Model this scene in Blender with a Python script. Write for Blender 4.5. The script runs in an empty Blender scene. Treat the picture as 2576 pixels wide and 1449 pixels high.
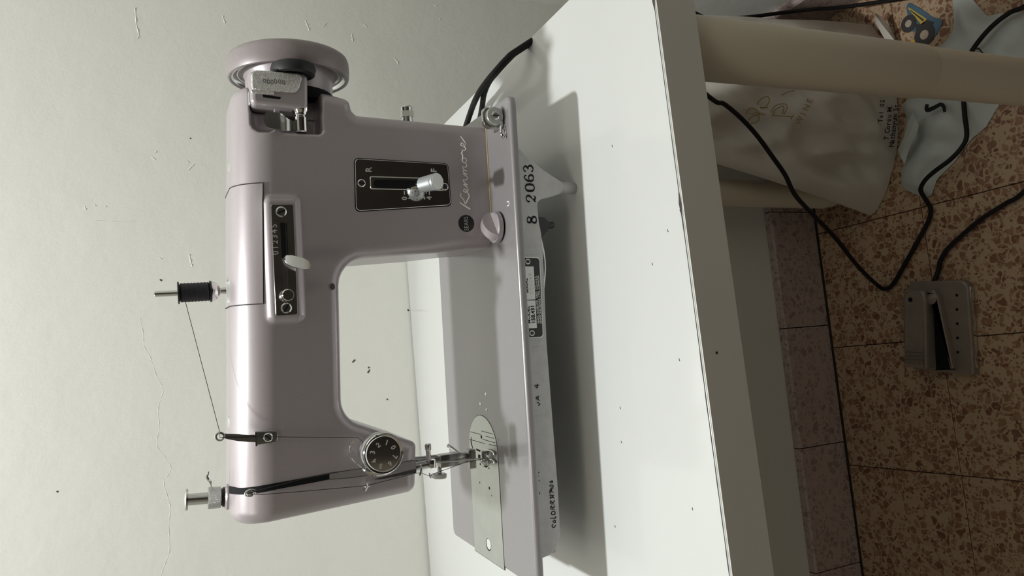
import bpy, math, random
import numpy as np
from mathutils import Vector, Matrix, noise as mnoise

random.seed(7)
C = bpy.context.scene.collection
SC = bpy.context.scene

# ------------------------------------------------------------------ camera, light, exposure
ZB = 0.8057                       # height of the machine bed above the floor (m)
FPX = 1895.0                      # focal length in pixels of a 2576 px wide frame
CAMP = np.array([0.0146, -0.5966, 0.2446 + ZB])
CR = np.array([[0.9974205185, 0.0423657839, 0.0579435029],
               [-0.0629181189, 0.9045610196, 0.4216760275],
               [-0.0345487986, -0.4242340182, 0.9048932966]])   # columns: right, forward, up (phone held upright)
cam_d = bpy.data.cameras.new('camera')
cam = bpy.data.objects.new('camera', cam_d)
C.objects.link(cam)
cam_d.sensor_width = 36.0
cam_d.lens = FPX / 2576.0 * 36.0
cam_d.clip_start = 0.02
rgt, fwd, upv = CR[:, 0], CR[:, 1], CR[:, 2]
mx = Matrix(((-upv[0], rgt[0], -fwd[0], CAMP[0]),
             (-upv[1], rgt[1], -fwd[1], CAMP[1]),
             (-upv[2], rgt[2], -fwd[2], CAMP[2]),
             (0, 0, 0, 1)))        # the phone was turned on its side
cam.matrix_world = mx
SC.camera = cam

w = bpy.data.worlds.new('World')
SC.world = w
w.use_nodes = True
w.node_tree.nodes['Background'].inputs[0].default_value = (0.9, 0.92, 1, 1)
w.node_tree.nodes['Background'].inputs[1].default_value = 0.0

LAMP = Vector((0.0, -0.06, ZB + 1.3))          # a small shaded lamp above the table, turned a little to the left
ld = bpy.data.lights.new('shaded_lamp', 'AREA')
ld.shape = 'DISK'
ld.size = 0.08
ld.energy = 14.6
ld.color = (0.97, 1.0, 0.985)
lo = bpy.data.objects.new('shaded_lamp', ld)
lo.location = LAMP
lo.rotation_euler = Vector((-0.30, 0.16, -0.9)).to_track_quat('-Z', 'Y').to_euler()
C.objects.link(lo)
l2 = bpy.data.lights.new('fill_light', 'POINT')   # weak fill light added high in the room to brighten front faces
l2.energy = 9.5
l2.color = (1.0, 0.93, 0.82)
l2.shadow_soft_size = 0.25
lo2 = bpy.data.objects.new('fill_light', l2)
lo2.location = (-0.5, -0.95, 2.5)
C.objects.link(lo2)

SC.view_settings.view_transform = 'Standard'
SC.view_settings.look = 'None'
SC.view_settings.gamma = 1.0
SC.view_settings.use_curve_mapping = False
SC.view_settings.exposure = 0.0


# ------------------------------------------------------------------ measuring helpers (bed frame: z = 0 on the bed)
CB = CAMP - np.array([0, 0, ZB])


def at(x, y, axis, val):
    """3-D point (bed frame) where the line of sight through a photo pixel meets the plane axis = val"""
    d = CR @ np.array([(1449 - y - 724.5) / FPX, 1.0, (1288 - x) / FPX])
    t = (val - CB[axis]) / d[axis]
    return CB + t * d


# ------------------------------------------------------------------ materials
def mat(name, col, rough=0.5, metal=0.0, spec=0.5, bump=0.0, bscale=200.0, var=0.0, vscale=8.0, coat=0.0, aniso=0.0):
    m = bpy.data.materials.new(name)
    m.use_nodes = True
    nt = m.node_tree
    b = nt.nodes['Principled BSDF']
    b.inputs['Base Color'].default_value = (*col, 1)
    b.inputs['Roughness'].default_value = rough
    b.inputs['Metallic'].default_value = metal
    b.inputs['Specular IOR Level'].default_value = spec
    b.inputs['Coat Weight'].default_value = coat
    b.inputs['Coat Roughness'].default_value = 0.08
    tc = nt.nodes.new('ShaderNodeTexCoord')
    if var > 0:
        n = nt.nodes.new('ShaderNodeTexNoise')
        n.inputs['Scale'].default_value = vscale
        n.inputs['Detail'].default_value = 5
        nt.links.new(tc.outputs['Object'], n.inputs['Vector'])
        r = nt.nodes.new('ShaderNodeMapRange')
        r.inputs['From Min'].default_value = 0.3
        r.inputs['From Max'].default_value = 0.7
        r.inputs['To Min'].default_value = 1 - var
        r.inputs['To Max'].default_value = 1 + var
        nt.links.new(n.outputs['Fac'], r.inputs['Value'])
        mul = nt.nodes.new('ShaderNodeVectorMath')
        mul.operation = 'SCALE'
        mul.inputs[0].default_value = col
        nt.links.new(r.outputs['Result'], mul.inputs['Scale'])
        nt.links.new(mul.outputs['Vector'], b.inputs['Base Color'])
    if bump > 0:
        n = nt.nodes.new('ShaderNodeTexNoise')
        n.inputs['Scale'].default_value = bscale
        n.inputs['Detail'].default_value = 4
        nt.links.new(tc.outputs['Object'], n.inputs['Vector'])
        bp = nt.nodes.new('ShaderNodeBump')
        bp.inputs['Strength'].default_value = 1.0
        bp.inputs['Distance'].default_value = bump
        nt.links.new(n.outputs['Fac'], bp.inputs['Height'])
        nt.links.new(bp.outputs['Normal'], b.inputs['Normal'])
    return m


MT = {}
MT['paint'] = mat('mauve_grey_metallic_enamel', (0.45, 0.405, 0.425), 0.37, 0.3, var=0.03, vscale=900, coat=0.2)
MT['bedpaint'] = mat('mauve_grey_bed_enamel', (0.33, 0.315, 0.325), 0.3, 0.3, var=0.03, vscale=900, coat=0.6)
MT['wheel'] = mat('mauve_wheel_enamel', (0.31, 0.27, 0.275), 0.42, 0.15, var=0.03, vscale=300)
MT['grey'] = mat('light_grey_base_paint', (0.47, 0.465, 0.47), 0.5, 0.15, bump=0.0002, bscale=700, var=0.07, vscale=120)
MT['chrome'] = mat('chrome', (0.72, 0.72, 0.71), 0.07, 1.0)
MT['chromer'] = mat('worn_chrome', (0.66, 0.66, 0.65), 0.18, 1.0, bump=0.000012, bscale=2500)
MT['steel'] = mat('satin_steel', (0.62, 0.64, 0.61), 0.33, 0.85, var=0.04, vscale=60)
MT['knurl'] = mat('knurled_steel', (0.55, 0.55, 0.55), 0.3, 1.0, bump=0.0004, bscale=3800)
MT['nickel'] = mat('dull_nickel', (0.42, 0.42, 0.42), 0.24, 1.0)
MT['embossed'] = mat('embossed_bright_metal', (0.75, 0.75, 0.74), 0.25, 0.9, bump=0.0006, bscale=1500, var=0.2, vscale=700)
MT['alu'] = mat('aluminium', (0.62, 0.66, 0.68), 0.38, 0.7)
MT['white_cap'] = mat('pale_metal_cap', (0.72, 0.74, 0.72), 0.4, 0.2)
MT['black'] = mat('black_plastic', (0.012, 0.012, 0.014), 0.4)
MT['rubber'] = mat('black_rubber', (0.015, 0.016, 0.018), 0.55)
MT['cord'] = mat('black_cord_rubber', (0.010, 0.009, 0.009), 0.6, spec=0.25)
MT['void'] = mat('black_recess', (0.006, 0.006, 0.008), 0.7, spec=0.2)
MT['thread'] = mat('black_thread', (0.02, 0.018, 0.018), 0.8)
MT['spoolthread'] = mat('wound_black_thread', (0.018, 0.02, 0.027), 0.65, bump=0.0006, bscale=800)
MT['ink'] = mat('black_ink', (0.015, 0.015, 0.016), 0.7, spec=0.2)
MT['white_ink'] = mat('off_white_print', (0.72, 0.72, 0.69), 0.5)
MT['numeral'] = mat('raised_bright_metal', (0.85, 0.85, 0.82), 0.3, 0.6)
MT['bright_print'] = mat('bright_script_print', (0.92, 0.91, 0.88), 0.3)
MT['plate_black'] = mat('black_plate_enamel', (0.012, 0.012, 0.012), 0.35)
MT['cream'] = mat('cream_gasket', (0.5, 0.42, 0.25), 0.6)
MT['seam'] = mat('dark_seam', (0.05, 0.045, 0.045), 0.6)
MT['table'] = mat('white_laminate', (0.69, 0.70, 0.69), 0.14, spec=0.45)
MT['underside'] = mat('raw_brown_hardboard', (0.16, 0.105, 0.065), 0.7, var=0.08, vscale=20)
MT['edge'] = mat('white_edge_band', (0.70, 0.68, 0.64), 0.42, var=0.03, vscale=9)
MT['leg'] = mat('cream_leg_enamel', (0.74, 0.66, 0.52), 0.4, bump=0.00008, bscale=500)
MT['bag'] = mat('white_film_bag', (0.62, 0.58, 0.52), 0.42, bump=0.0012, bscale=22)
MT['bag2'] = mat('pale_grey_film_bag', (0.56, 0.60, 0.58), 0.4, bump=0.001, bscale=30)
MT['brownink'] = mat('brown_gold_print', (0.28, 0.18, 0.06), 0.5)
MT['pedal'] = mat('brown_grey_hammered_enamel', (0.27, 0.225, 0.19), 0.4, 0.25, bump=0.0004, bscale=260, var=0.08, vscale=60)
MT['blue'] = mat('blue_print', (0.08, 0.15, 0.21), 0.5)
MT['yellow'] = mat('yellow_print', (0.62, 0.43, 0.07), 0.5, var=0.1, vscale=90)
MT['tyre'] = mat('dark_print', (0.045, 0.04, 0.04), 0.6)
MT['tan'] = mat('tan_print', (0.48, 0.38, 0.3), 0.6)
MT['roomdark'] = mat('warm_far_wall_paint', (0.56, 0.49, 0.40), 0.6, var=0.05, vscale=2)
MT['bounce_absorber'] = mat('dark_absorber_brown', (0.05, 0.037, 0.03), 0.9, var=0.2, vscale=300)
MT['ceil'] = mat('ceiling_paint', (0.75, 0.75, 0.72), 0.8, var=0.02)
MT['wood'] = mat('dark_wood', (0.034, 0.026, 0.022), 0.4, var=0.15, vscale=14)


def wall_material():
    m = mat('cream_wall_paint', (0.76, 0.755, 0.71), 0.62, spec=0.3)
    nt = m.node_tree
    b = nt.nodes['Principled BSDF']
    tc = nt.nodes.new('ShaderNodeTexCoord')
    n1 = nt.nodes.new('ShaderNodeTexNoise')
    n1.inputs['Scale'].default_value = 9
    n1.inputs['Detail'].default_value = 8
    n1.inputs['Roughness'].default_value = 0.55
    nt.links.new(tc.outputs['Object'], n1.inputs['Vector'])
    n2 = nt.nodes.new('ShaderNodeTexNoise')
    n2.inputs['Scale'].default_value = 130
    n2.inputs['Detail'].default_value = 3
    nt.links.new(tc.outputs['Object'], n2.inputs['Vector'])
    add = nt.nodes.new('ShaderNodeMath')
    add.operation = 'MULTIPLY_ADD'
    add.inputs[1].default_value = 0.06
    nt.links.new(n2.outputs['Fac'], add.inputs[0])
    nt.links.new(n1.outputs['Fac'], add.inputs[2])
    bp = nt.nodes.new('ShaderNodeBump')
    bp.inputs['Distance'].default_value = 0.0022
    nt.links.new(add.outputs[0], bp.inputs['Height'])
    nt.links.new(bp.outputs['Normal'], b.inputs['Normal'])
    return m


MT['wall'] = wall_material()


def terrazzo(name, base, ramp, dull=1.0):
    m = bpy.data.materials.new(name)
    m.use_nodes = True
    nt = m.node_tree
    L = nt.links
    b = nt.nodes['Principled BSDF']
    b.inputs['Roughness'].default_value = 0.38
    tc = nt.nodes.new('ShaderNodeTexCoord')
    oi = nt.nodes.new('ShaderNodeObjectInfo')
    off = nt.nodes.new('ShaderNodeVectorMath')
    off.operation = 'MULTIPLY_ADD'
    L.new(oi.outputs['Random'], off.inputs[0])
    off.inputs[1].default_value = (17, 31, 3)
    L.new(tc.outputs['Object'], off.inputs[2])
    wn = nt.nodes.new('ShaderNodeTexNoise')
    wn.inputs['Scale'].default_value = 60
    wn.inputs['Detail'].default_value = 3
    L.new(off.outputs[0], wn.inputs['Vector'])
    wm = nt.nodes.new('ShaderNodeVectorMath')
    wm.operation = 'MULTIPLY_ADD'
    L.new(wn.outputs['Color'], wm.inputs[0])
    wm.inputs[1].default_value = (0.012, 0.012, 0.012)
    L.new(off.outputs[0], wm.inputs[2])
    prev = None
    for sc, keep, edge in ((92, 0.45, 0.08), (185, 0.5, 0.11), (380, 0.88, 0.2)):
        v = nt.nodes.new('ShaderNodeTexVoronoi')
        v.inputs['Scale'].default_value = sc
        L.new(wm.outputs[0], v.inputs['Vector'])
        e = nt.nodes.new('ShaderNodeTexVoronoi')
        e.feature = 'DISTANCE_TO_EDGE'
        e.inputs['Scale'].default_value = sc
        L.new(wm.outputs[0], e.inputs['Vector'])
        sep = nt.nodes.new('ShaderNodeSeparateColor')
        L.new(v.outputs['Color'], sep.inputs[0])
        g1 = nt.nodes.new('ShaderNodeMath')
        g1.operation = 'GREATER_THAN'
        L.new(sep.outputs[0], g1.inputs[0])
        g1.inputs[1].default_value = keep
        g2 = nt.nodes.new('ShaderNodeMapRange')
        g2.inputs['From Min'].default_value = edge
        g2.inputs['From Max'].default_value = edge + 0.05
        L.new(e.outputs['Distance'], g2.inputs['Value'])
        f = nt.nodes.new('ShaderNodeMath')
        f.operation = 'MULTIPLY'
        L.new(g1.outputs[0], f.inputs[0])
        L.new(g2.outputs[0], f.inputs[1])
        cr = nt.nodes.new('ShaderNodeValToRGB')
        els = cr.color_ramp.elements
        if sc == 330:
            els[0].color = (0.02, 0.015, 0.012, 1)
            els[1].color = (0.06, 0.03, 0.02, 1)
        else:
            els[0].color = (*ramp[0], 1)
            els[1].color = (*ramp[2], 1)
            ee = els.new(0.5)
            ee.color = (*ramp[1], 1)
        L.new(sep.outputs[1], cr.inputs[0])
        mixn = nt.nodes.new('ShaderNodeMix')
        mixn.data_type = 'RGBA'
        L.new(f.outputs[0], mixn.inputs['Factor'])
        if prev is None:
            mixn.inputs['A'].default_value = (*base, 1)
        else:
            L.new(prev, mixn.inputs['A'])
        L.new(cr.outputs[0], mixn.inputs['B'])
        prev = mixn.outputs['Result']
    L.new(prev, b.inputs['Base Color'])
    return m


MT['terrazzo'] = terrazzo('beige_terrazzo', (0.50, 0.36, 0.235), ((0.17, 0.07, 0.04), (0.29, 0.145, 0.085), (0.38, 0.235, 0.14)))
MT['skirt'] = terrazzo('grey_mauve_terrazzo', (0.48, 0.38, 0.35), ((0.28, 0.19, 0.18), (0.36, 0.28, 0.26), (0.47, 0.37, 0.35)))
MT['joint'] = mat('dark_joint', (0.06, 0.045, 0.035), 0.9)


# ------------------------------------------------------------------ mesh builder
class MB:
    def __init__(self):
        self.v, self.f = [], []

    def add(self, vs, fs):
        n = len(self.v)
        self.v += [tuple(map(float, p)) for p in vs]
        self.f += [tuple(i + n for i in q) for q in fs]
        return self

    def box(self, c, s, R=None):
        c, s = np.array(c, float), np.array(s, float) / 2
        R = np.eye(3) if R is None else R
        vs = [c + R @ (s * np.array(k)) for k in ((-1, -1, -1), (1, -1, -1), (1, 1, -1), (-1, 1, -1), (-1, -1, 1), (1, -1, 1), (1, 1, 1), (-1, 1, 1))]
        return self.add(vs, [(0, 3, 2, 1), (4, 5, 6, 7), (0, 1, 5, 4), (1, 2, 6, 5), (2, 3, 7, 6), (3, 0, 4, 7)])

    def loft(self, rings, cap0=True, cap1=True):
        n = len(rings[0])
        vs = [p for r in rings for p in r]
        fs = []
        for k in range(len(rings) - 1):
            for i in range(n):
                j = (i + 1) % n
                fs.append((k * n + i, k * n + j, (k + 1) * n + j, (k + 1) * n + i))
        if cap0:
            fs.append(tuple(range(n))[::-1])
        if cap1:
            fs.append(tuple((len(rings) - 1) * n + i for i in range(n)))
        return self.add(vs, fs)

    def prism(self, poly, O, r, u, n, depth, bev=0.0, steps=3):
        """polygon in the (r, u) plane pushed out along n by depth, front edge rounded by bev"""
        O, r, u, n = map(lambda a: np.array(a, float), (O, r, u, n))
        rings = [[O + r * x + u * y for x, y in poly]]
        if bev > 0:
            for k in range(steps + 1):
                a = math.pi / 2 * k / steps
                q = inset(poly, bev * (1 - math.cos(a)))
                rings.append([O + r * x + u * y + n * (depth - bev + bev * math.sin(a)) for x, y in q])
        else:
            rings.append([O + r * x + u * y + n * depth for x, y in poly])
        return self.loft(rings)

    def lathe(self, prof, O, ax, seg=32, squash=None):
        """profile (along, radius) turned about ax through O"""
        O, ax = np.array(O, float), np.array(ax, float)
        ax = ax / np.linalg.norm(ax)
        t = np.array([0, 0, 1.0]) if abs(ax[2]) < 0.8 else np.array([1.0, 0, 0])
        a = np.cross(ax, t)
        a /= np.linalg.norm(a)
        b = np.cross(ax, a)
        rings = [[O + ax * h + (a * math.cos(2 * math.pi * i / seg) + b * math.sin(2 * math.pi * i / seg)) * max(rr, 1e-6) for i in range(seg)] for h, rr in prof]
        return self.loft(rings)

    def tube(self, pts, rad, seg=8, smooth=0):
        pts = catmull(pts, smooth) if smooth else np.array(pts, float)
        n = len(pts)
        rad = np.broadcast_to(np.array(rad, float), (n,)) if np.ndim(rad) == 0 or len(rad) == n else np.interp(np.linspace(0, 1, n), np.linspace(0, 1, len(rad)), rad)
        T = np.gradient(pts, axis=0)
        T /= np.linalg.norm(T, axis=1)[:, None] + 1e-12
        nrm = np.cross(T[0], [0.31, 0.52, 0.79])
        nrm /= np.linalg.norm(nrm)
        rings = []
        for k in range(n):
            nrm = nrm - T[k] * (nrm @ T[k])
            nrm /= np.linalg.norm(nrm)
            bn = np.cross(T[k], nrm)
            rings.append([pts[k] + (nrm * math.cos(2 * math.pi * i / seg) + bn * math.sin(2 * math.pi * i / seg)) * rad[k] for i in range(seg)])
        return self.loft(rings)

    def ribbon(self, pts, wid, O, r, u, n, smooth=0, t=0.0002):
        """flat pen stroke of varying width in a plane, with a little thickness"""
        p = catmull(np.array(pts, float), smooth) if smooth else np.array(pts, float)
        k = len(p)
        ww = np.interp(np.linspace(0, 1, k), np.linspace(0, 1, len(wid)), wid) if np.ndim(wid) else np.full(k, wid)
        T = np.gradient(p, axis=0)
        T /= np.linalg.norm(T, axis=1)[:, None] + 1e-12
        N = np.stack([-T[:, 1], T[:, 0]], 1)
        O, r, u, n = map(lambda a: np.array(a, float), (O, r, u, n))
        rings = []
        for i in range(k):
            a, b = p[i] + N[i] * ww[i] / 2, p[i] - N[i] * ww[i] / 2
            A, B = O + r * a[0] + u * a[1], O + r * b[0] + u * b[1]
            rings.append([A, A + n * t, B + n * t, B])
        return self.loft(rings)

    def build(self, name, m, parent=None, loc=(0, 0, 0), smooth=40, bevel=0.0, kind=None):
        me = bpy.data.meshes.new(name)
        me.from_pydata(self.v, [], self.f)
        me.validate()
        import bmesh
        bm = bmesh.new()
        bm.from_mesh(me)
        if bevel > 0:
            es = [e for e in bm.edges if len(e.link_faces) == 2 and e.calc_face_angle(0) > 0.6]
            bmesh.ops.bevel(bm, geom=es, offset=bevel, segments=2, affect='EDGES', profile=0.5)
        bmesh.ops.recalc_face_normals(bm, faces=bm.faces)
        for f in bm.faces:
            f.smooth = smooth > 0 and len(f.verts) < 7
        if 0 < smooth < 180:
            for e in bm.edges:
                if len(e.link_faces) == 2 and e.calc_face_angle(0) > math.radians(smooth):
                    e.smooth = False
        bm.to_mesh(me)
        bm.free()
        me.materials.append(MT[m])
        o = bpy.data.objects.new(name, me)
        C.objects.link(o)
        o.parent = parent
        o.location = loc
        if kind:
            o['kind'] = kind
        return o


def catmull(p, n):
    p = np.array(p, float)
    q = np.vstack([2 * p[0] - p[1], p, 2 * p[-1] - p[-2]])
    out = []
    for i in range(1, len(q) - 2):
        for k in range(n):
            t = k / n
            a, b, c, d = q[i - 1], q[i], q[i + 1], q[i + 2]
            out.append(0.5 * (2 * b + (c - a) * t + (2 * a - 5 * b + 4 * c - d) * t * t + (3 * b - a - 3 * c + d) * t ** 3))
    out.append(p[-1])
    return np.array(out)


def inset(poly, d):
    p = np.array(poly, float)
    n = len(p)
    area = sum(p[i][0] * p[(i + 1) % n][1] - p[(i + 1) % n][0] * p[i][1] for i in range(n))
    s = 1 if area > 0 else -1
    out = []
    for i in range(n):
        a, b, c = p[i - 1], p[i], p[(i + 1) % n]
        e1, e2 = b - a, c - b
        e1 /= np.linalg.norm(e1) + 1e-12
        e2 /= np.linalg.norm(e2) + 1e-12
        n1, n2 = s * np.array([-e1[1], e1[0]]), s * np.array([-e2[1], e2[0]])
        m = n1 + n2
        m /= max(1e-6, (m @ m) / 2)
        out.append(b + m * d)
    return out


def rpoly(pts, radii, seg=6):
    """polygon with rounded corners"""
    n = len(pts)
    radii = [radii] * n if np.ndim(radii) == 0 else radii
    out = []
    for i in range(n):
        a, b, c = (np.array(pts[k % n], float) for k in (i - 1, i, i + 1))
        r = radii[i]
        if r <= 0:
            out.append(b)
            continue
        u, v = (a - b) / np.linalg.norm(a - b), (c - b) / np.linalg.norm(c - b)
        ang = math.acos(max(-1, min(1, u @ v)))
        d = min(r / math.tan(ang / 2), .48 * np.linalg.norm(a - b), .48 * np.linalg.norm(c - b))
        r = d * math.tan(ang / 2)
        cen = b + (u + v) / np.linalg.norm(u + v) * r / math.sin(ang / 2)
        p0, p1 = b + u * d, b + v * d
        a0 = math.atan2(*(p0 - cen)[::-1])
        a1 = math.atan2(*(p1 - cen)[::-1])
        da = (a1 - a0 + math.pi) % (2 * math.pi) - math.pi
        for k in range(seg + 1):
            t = a0 + da * k / seg
            out.append(cen + r * np.array([math.cos(t), math.sin(t)]))
    return out


def rrect(x0, y0, x1, y1, r, seg=5):
    return rpoly([(x0, y0), (x1, y0), (x1, y1), (x0, y1)], r, seg)


def circle(r, n=24, c=(0, 0)):
    return [(c[0] + r * math.cos(2 * math.pi * i / n), c[1] + r * math.sin(2 * math.pi * i / n)) for i in range(n)]


def text(mb, s, size, O, r, u, n, t=0.0003, bold=0.0, ax='CENTER', squeeze=1.0, warp=None):
    cu = bpy.data.curves.new('t', 'FONT')
    cu.body = s
    cu.size = size
    cu.extrude = t
    cu.offset = bold
    cu.resolution_u = 3
    cu.align_x = ax
    cu.align_y = 'CENTER'
    o = bpy.data.objects.new('t', cu)
    me = bpy.data.meshes.new_from_object(o)
    O, r, u, n = map(lambda a: np.array(a, float), (O, r, u, n))
    vs = [(v.co.x * squeeze, v.co.y, v.co.z) for v in me.vertices]
    if warp:
        vs = [warp(*v) for v in vs]
    else:
        vs = [O + r * a + u * b + n * c for a, b, c in vs]
    mb.add(vs, [tuple(p.vertices) for p in me.polygons])
    bpy.data.objects.remove(o)
    bpy.data.curves.remove(cu)
    bpy.data.meshes.remove(me)
    return mb


XA, YA, ZA = np.eye(3)
NY = -YA


def thing(name, label, cat, loc, group=None):
    o = bpy.data.objects.new(name, None)
    o.empty_display_size = 0.05
    C.objects.link(o)
    o.location = loc
    o['label'] = label
    o['category'] = cat
    if group:
        o['group'] = group
    return o


def tag(o, label, cat, group=None):
    o['label'] = label
    o['category'] = cat
    if group:
        o['group'] = group
    return o


def struct(o):
    o['kind'] = 'structure'
    return o


# ================================================================== room
TH = 0.072                                    # the room is turned a little against the machine
RX = np.array([math.cos(TH), math.sin(TH), 0])    # along the back wall
RY = np.array([-math.sin(TH), math.cos(TH), 0])   # into the wall
RO = np.array([-0.197, 0.3477, 0.0])              # a point on the face of the back skirting, at the floor
RM = np.stack([RX, RY, ZA], 1)
# room frame: s along the wall, t towards the wall (t = 0 is the skirting face), z up


def rm(s, t, z):
    return RO + RX * s + RY * t + ZA * z


def rbox(s0, s1, t0, t1, z0, z1):
    return MB().box(rm((s0 + s1) / 2, (t0 + t1) / 2, (z0 + z1) / 2), (s1 - s0, t1 - t0, z1 - z0), RM)


SR = float((np.array([0.502, 0.225, 0]) - RO) @ RX)       # face of the right skirting in room s
WT = 0.0145                                     # thickness of the skirting
S0, S1, T0, T1, HZ = -1.7, SR + WT, -2.4, WT, 2.65
fl = struct(rbox(S0 - .1, S1 + .1, T0 - .1, T1 + .1, -0.1, -0.004).build('floor', 'joint', smooth=0))
wb = struct(rbox(S0 - .1, S1 + .1, T1, T1 + .1, -0.003, HZ).build('wall_back', 'wall', smooth=0))
wr = struct(rbox(S1, S1 + .1, T0, T1, -0.003, HZ).build('wall_right', 'wall', smooth=0))
struct(rbox(S0 - .1, S0, T0, T1, -0.003, HZ).build('wall_left', 'wall', smooth=0))
struct(rbox(S0 - .1, S1 + .1, T0 - .1, T0, -0.003, HZ).build('wall_front', 'roomdark', smooth=0))
struct(rbox(S0 - .1, S1 + .1, T0 - .1, T1 + .1, HZ, HZ + .1).build('ceiling', 'ceil', smooth=0))

# unseen dark block with doors, added for the chrome plates to reflect
cb = thing('reflection_prop', 'unseen tall dark block with doors, added for the chrome to reflect', 'reflection_prop', tuple(rm(S1 - .485, T0 + .33, 0)), None)
for nm, s_, c_ in (('carcass', (.95, .60, 1.9), (0, 0, .95)), ('door', (.47, .02, 1.88), (-.238, .31, .95)), ('door', (.47, .02, 1.88), (.238, .31, .95))):
    MB().box((0, 0, 0), s_, RM).build(nm, 'wood', cb, loc=tuple(RM @ np.array(c_)), smooth=0, bevel=.004)

rg = rbox(S0 + .35, S1 - .04, -1.75, -.64, .0008, .009).build('bounce_absorber', 'bounce_absorber', smooth=0, bevel=.002)  # unseen dark sheet, added to cut light bouncing off the front floor
tag(rg, 'unseen dark sheet on the floor, added to cut bounce light', 'bounce_absorber')

# floor tiles, 20 cm, each one a part of the floor
p0 = np.array([-0.2503, 0.1394, 0.0]) - RO
ts, tt = float(p0 @ RX), float(p0 @ RY)                   # a tile corner in room coordinates
TS = 0.2
proto = None
tile_rows = []
for i in range(-5, 5):
    for j in range(-5, 2):
        a0, a1 = ts + i * TS, ts + (i + 1) * TS
        b0, b1 = tt + j * TS, tt + (j + 1) * TS
        if a0 > S1 - .02 or b0 > T1 - .02:
            continue
        cut = a1 > S1 - .001 or b1 > T1 - .001
        a1, b1 = min(a1, S1 - .001), min(b1, T1 - .001)
        if cut or proto is None:
            g = 0.0006
            mb = MB().prism([(-(a1 - a0) / 2 + g, -(b1 - b0) / 2 + g), ((a1 - a0) / 2 - g, -(b1 - b0) / 2 + g), ((a1 - a0) / 2 - g, (b1 - b0) / 2 - g), (-(a1 - a0) / 2 + g, (b1 - b0) / 2 - g)], (0, 0, -0.012), XA, YA, ZA, 0.012, 0.0008, 1)
            o = mb.build('tile', 'terrazzo', fl, smooth=0)
            if not cut:
                proto = o
        else:
            o = proto.copy()
            C.objects.link(o)
        o.location = rm((a0 + a1) / 2, (b0 + b1) / 2, random.uniform(-0.0004, 0.0))
        o.rotation_euler = (0, 0, TH + random.uniform(-.001, .001))

# skirting: a row of terrazzo pieces along the back and the right wall
SKH = 0.100
bb = struct(rbox(S0, S1 - WT, .0085, WT, 0.0, SKH - .003).build('baseboard_back', 'joint', smooth=0))
br = struct(rbox(S1 - .006, S1, T0, 0.0, 0.0, SKH - .003).build('baseboard_right', 'joint', smooth=0))
jp = float((at(2065, 818, 2, 0.05 - ZB) + np.array([0, 0, ZB]) - RO) @ RX)    # the joint the photo shows
proto = None
for k in range(-8, 4):
    a0, a1 = jp + k * .2 + .0008, jp + (k + 1) * .2 - .0008
    a1 = min(a1, SR - .001)
    if a1 - a0 < .02:
        continue
    mb = MB().prism([(0, 0), (WT - .0004, 0), (WT - .0004, SKH), (.003, SKH), (0, SKH - .003)], rm(a0, 0.0, 0.0), RY, ZA, RX, a1 - a0)
    mb.build('skirting_tile', 'skirt', bb, smooth=0)
for k in range(0, 8):
    b1, b0 = -.0005 - k * .2, -(k + 1) * .2 + .001
    mb = MB().prism([(0, 0), (WT - .0004, 0), (WT - .0004, SKH), (.003, SKH), (0, SKH - .003)], rm(SR, b1, 0), RX, ZA, -RY, b1 - b0)
    mb.build('skirting_tile', 'skirt', br, smooth=0)


# flaws of the plaster: chips, runs and a hairline ridge, raised out of the wall paint
def on_wall(x, y):
    """point of the back wall seen at a photo pixel, in room (s, z)"""
    d = CR @ np.array([(1449 - y - 724.5) / FPX, 1.0, (1288 - x) / FPX])
    o = CAMP - RO
    t = (T1 - o @ RY) / (d @ RY)
    p = o + t * d
    return float(p @ RX), float(p[2])


def ridge(pts, wid, h, name):
    pts = [on_wall(*p) for p in pts]
    mb = MB()
    p = catmull(np.array(pts), 4)
    n = len(p)
    T = np.gradient(p, axis=0)
    T /= np.linalg.norm(T, axis=1)[:, None] + 1e-9
    rings = []
    for i in range(n):
        ww = wid * (0.55 + 0.5 * math.sin(i * 1.7) ** 2) * (0.25 if i in (0, n - 1) else 1)
        N = np.array([-T[i][1], T[i][0]]) * ww / 2
        a, b, c = p[i] + N, p[i], p[i] - N
        rings.append([rm(a[0], T1 + .0004, a[1]), rm(b[0], T1 - h * (0.6 + .4 * math.cos(i * 2.1)), b[1]), rm(c[0], T1 + .0004, c[1])])
    mb.loft(rings)
    return mb.build(name, 'wall', wb, smooth=60)


ridge([(352, 800), (360, 840), (362, 870), (378, 900), (395, 950), (410, 980), (398, 1025), (400, 1075), (394, 1120), (415, 1150), (430, 1180), (412, 1212), (420, 1245), (428, 1280), (424, 1320), (426, 1385), (412, 1425), (405, 1449)], .0016, .0004, 'plaster_ridge')
for q in ([(768, 52), (774, 66), (779, 80)], [(814, 66), (821, 58)], [(914, 62), (923, 68)], [(885, 86), (887, 105)], [(991, 146), (997, 152), (1003, 163)],
          [(474, 428), (481, 420), (490, 411)], [(382, 396), (390, 402)], [(391, 384), (394, 380)], [(237, 515), (241, 518)], [(264, 518), (267, 521)],
          [(213, 520), (216, 528)], [(476, 640), (480, 660), (484, 672)], [(400, 648), (407, 652)], [(345, 98), (350, 92)], [(340, 20), (343, 60), (351, 92)],
          [(1092, 12), (1099, 16)], [(1105, 46), (1108, 50)], [(470, 405), (475, 410)], [(560, 40), (566, 60)], [(240, 555), (300, 558), (345, 556)]):
    ridge(q, .0026, .0010, 'plaster_chip')
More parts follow.
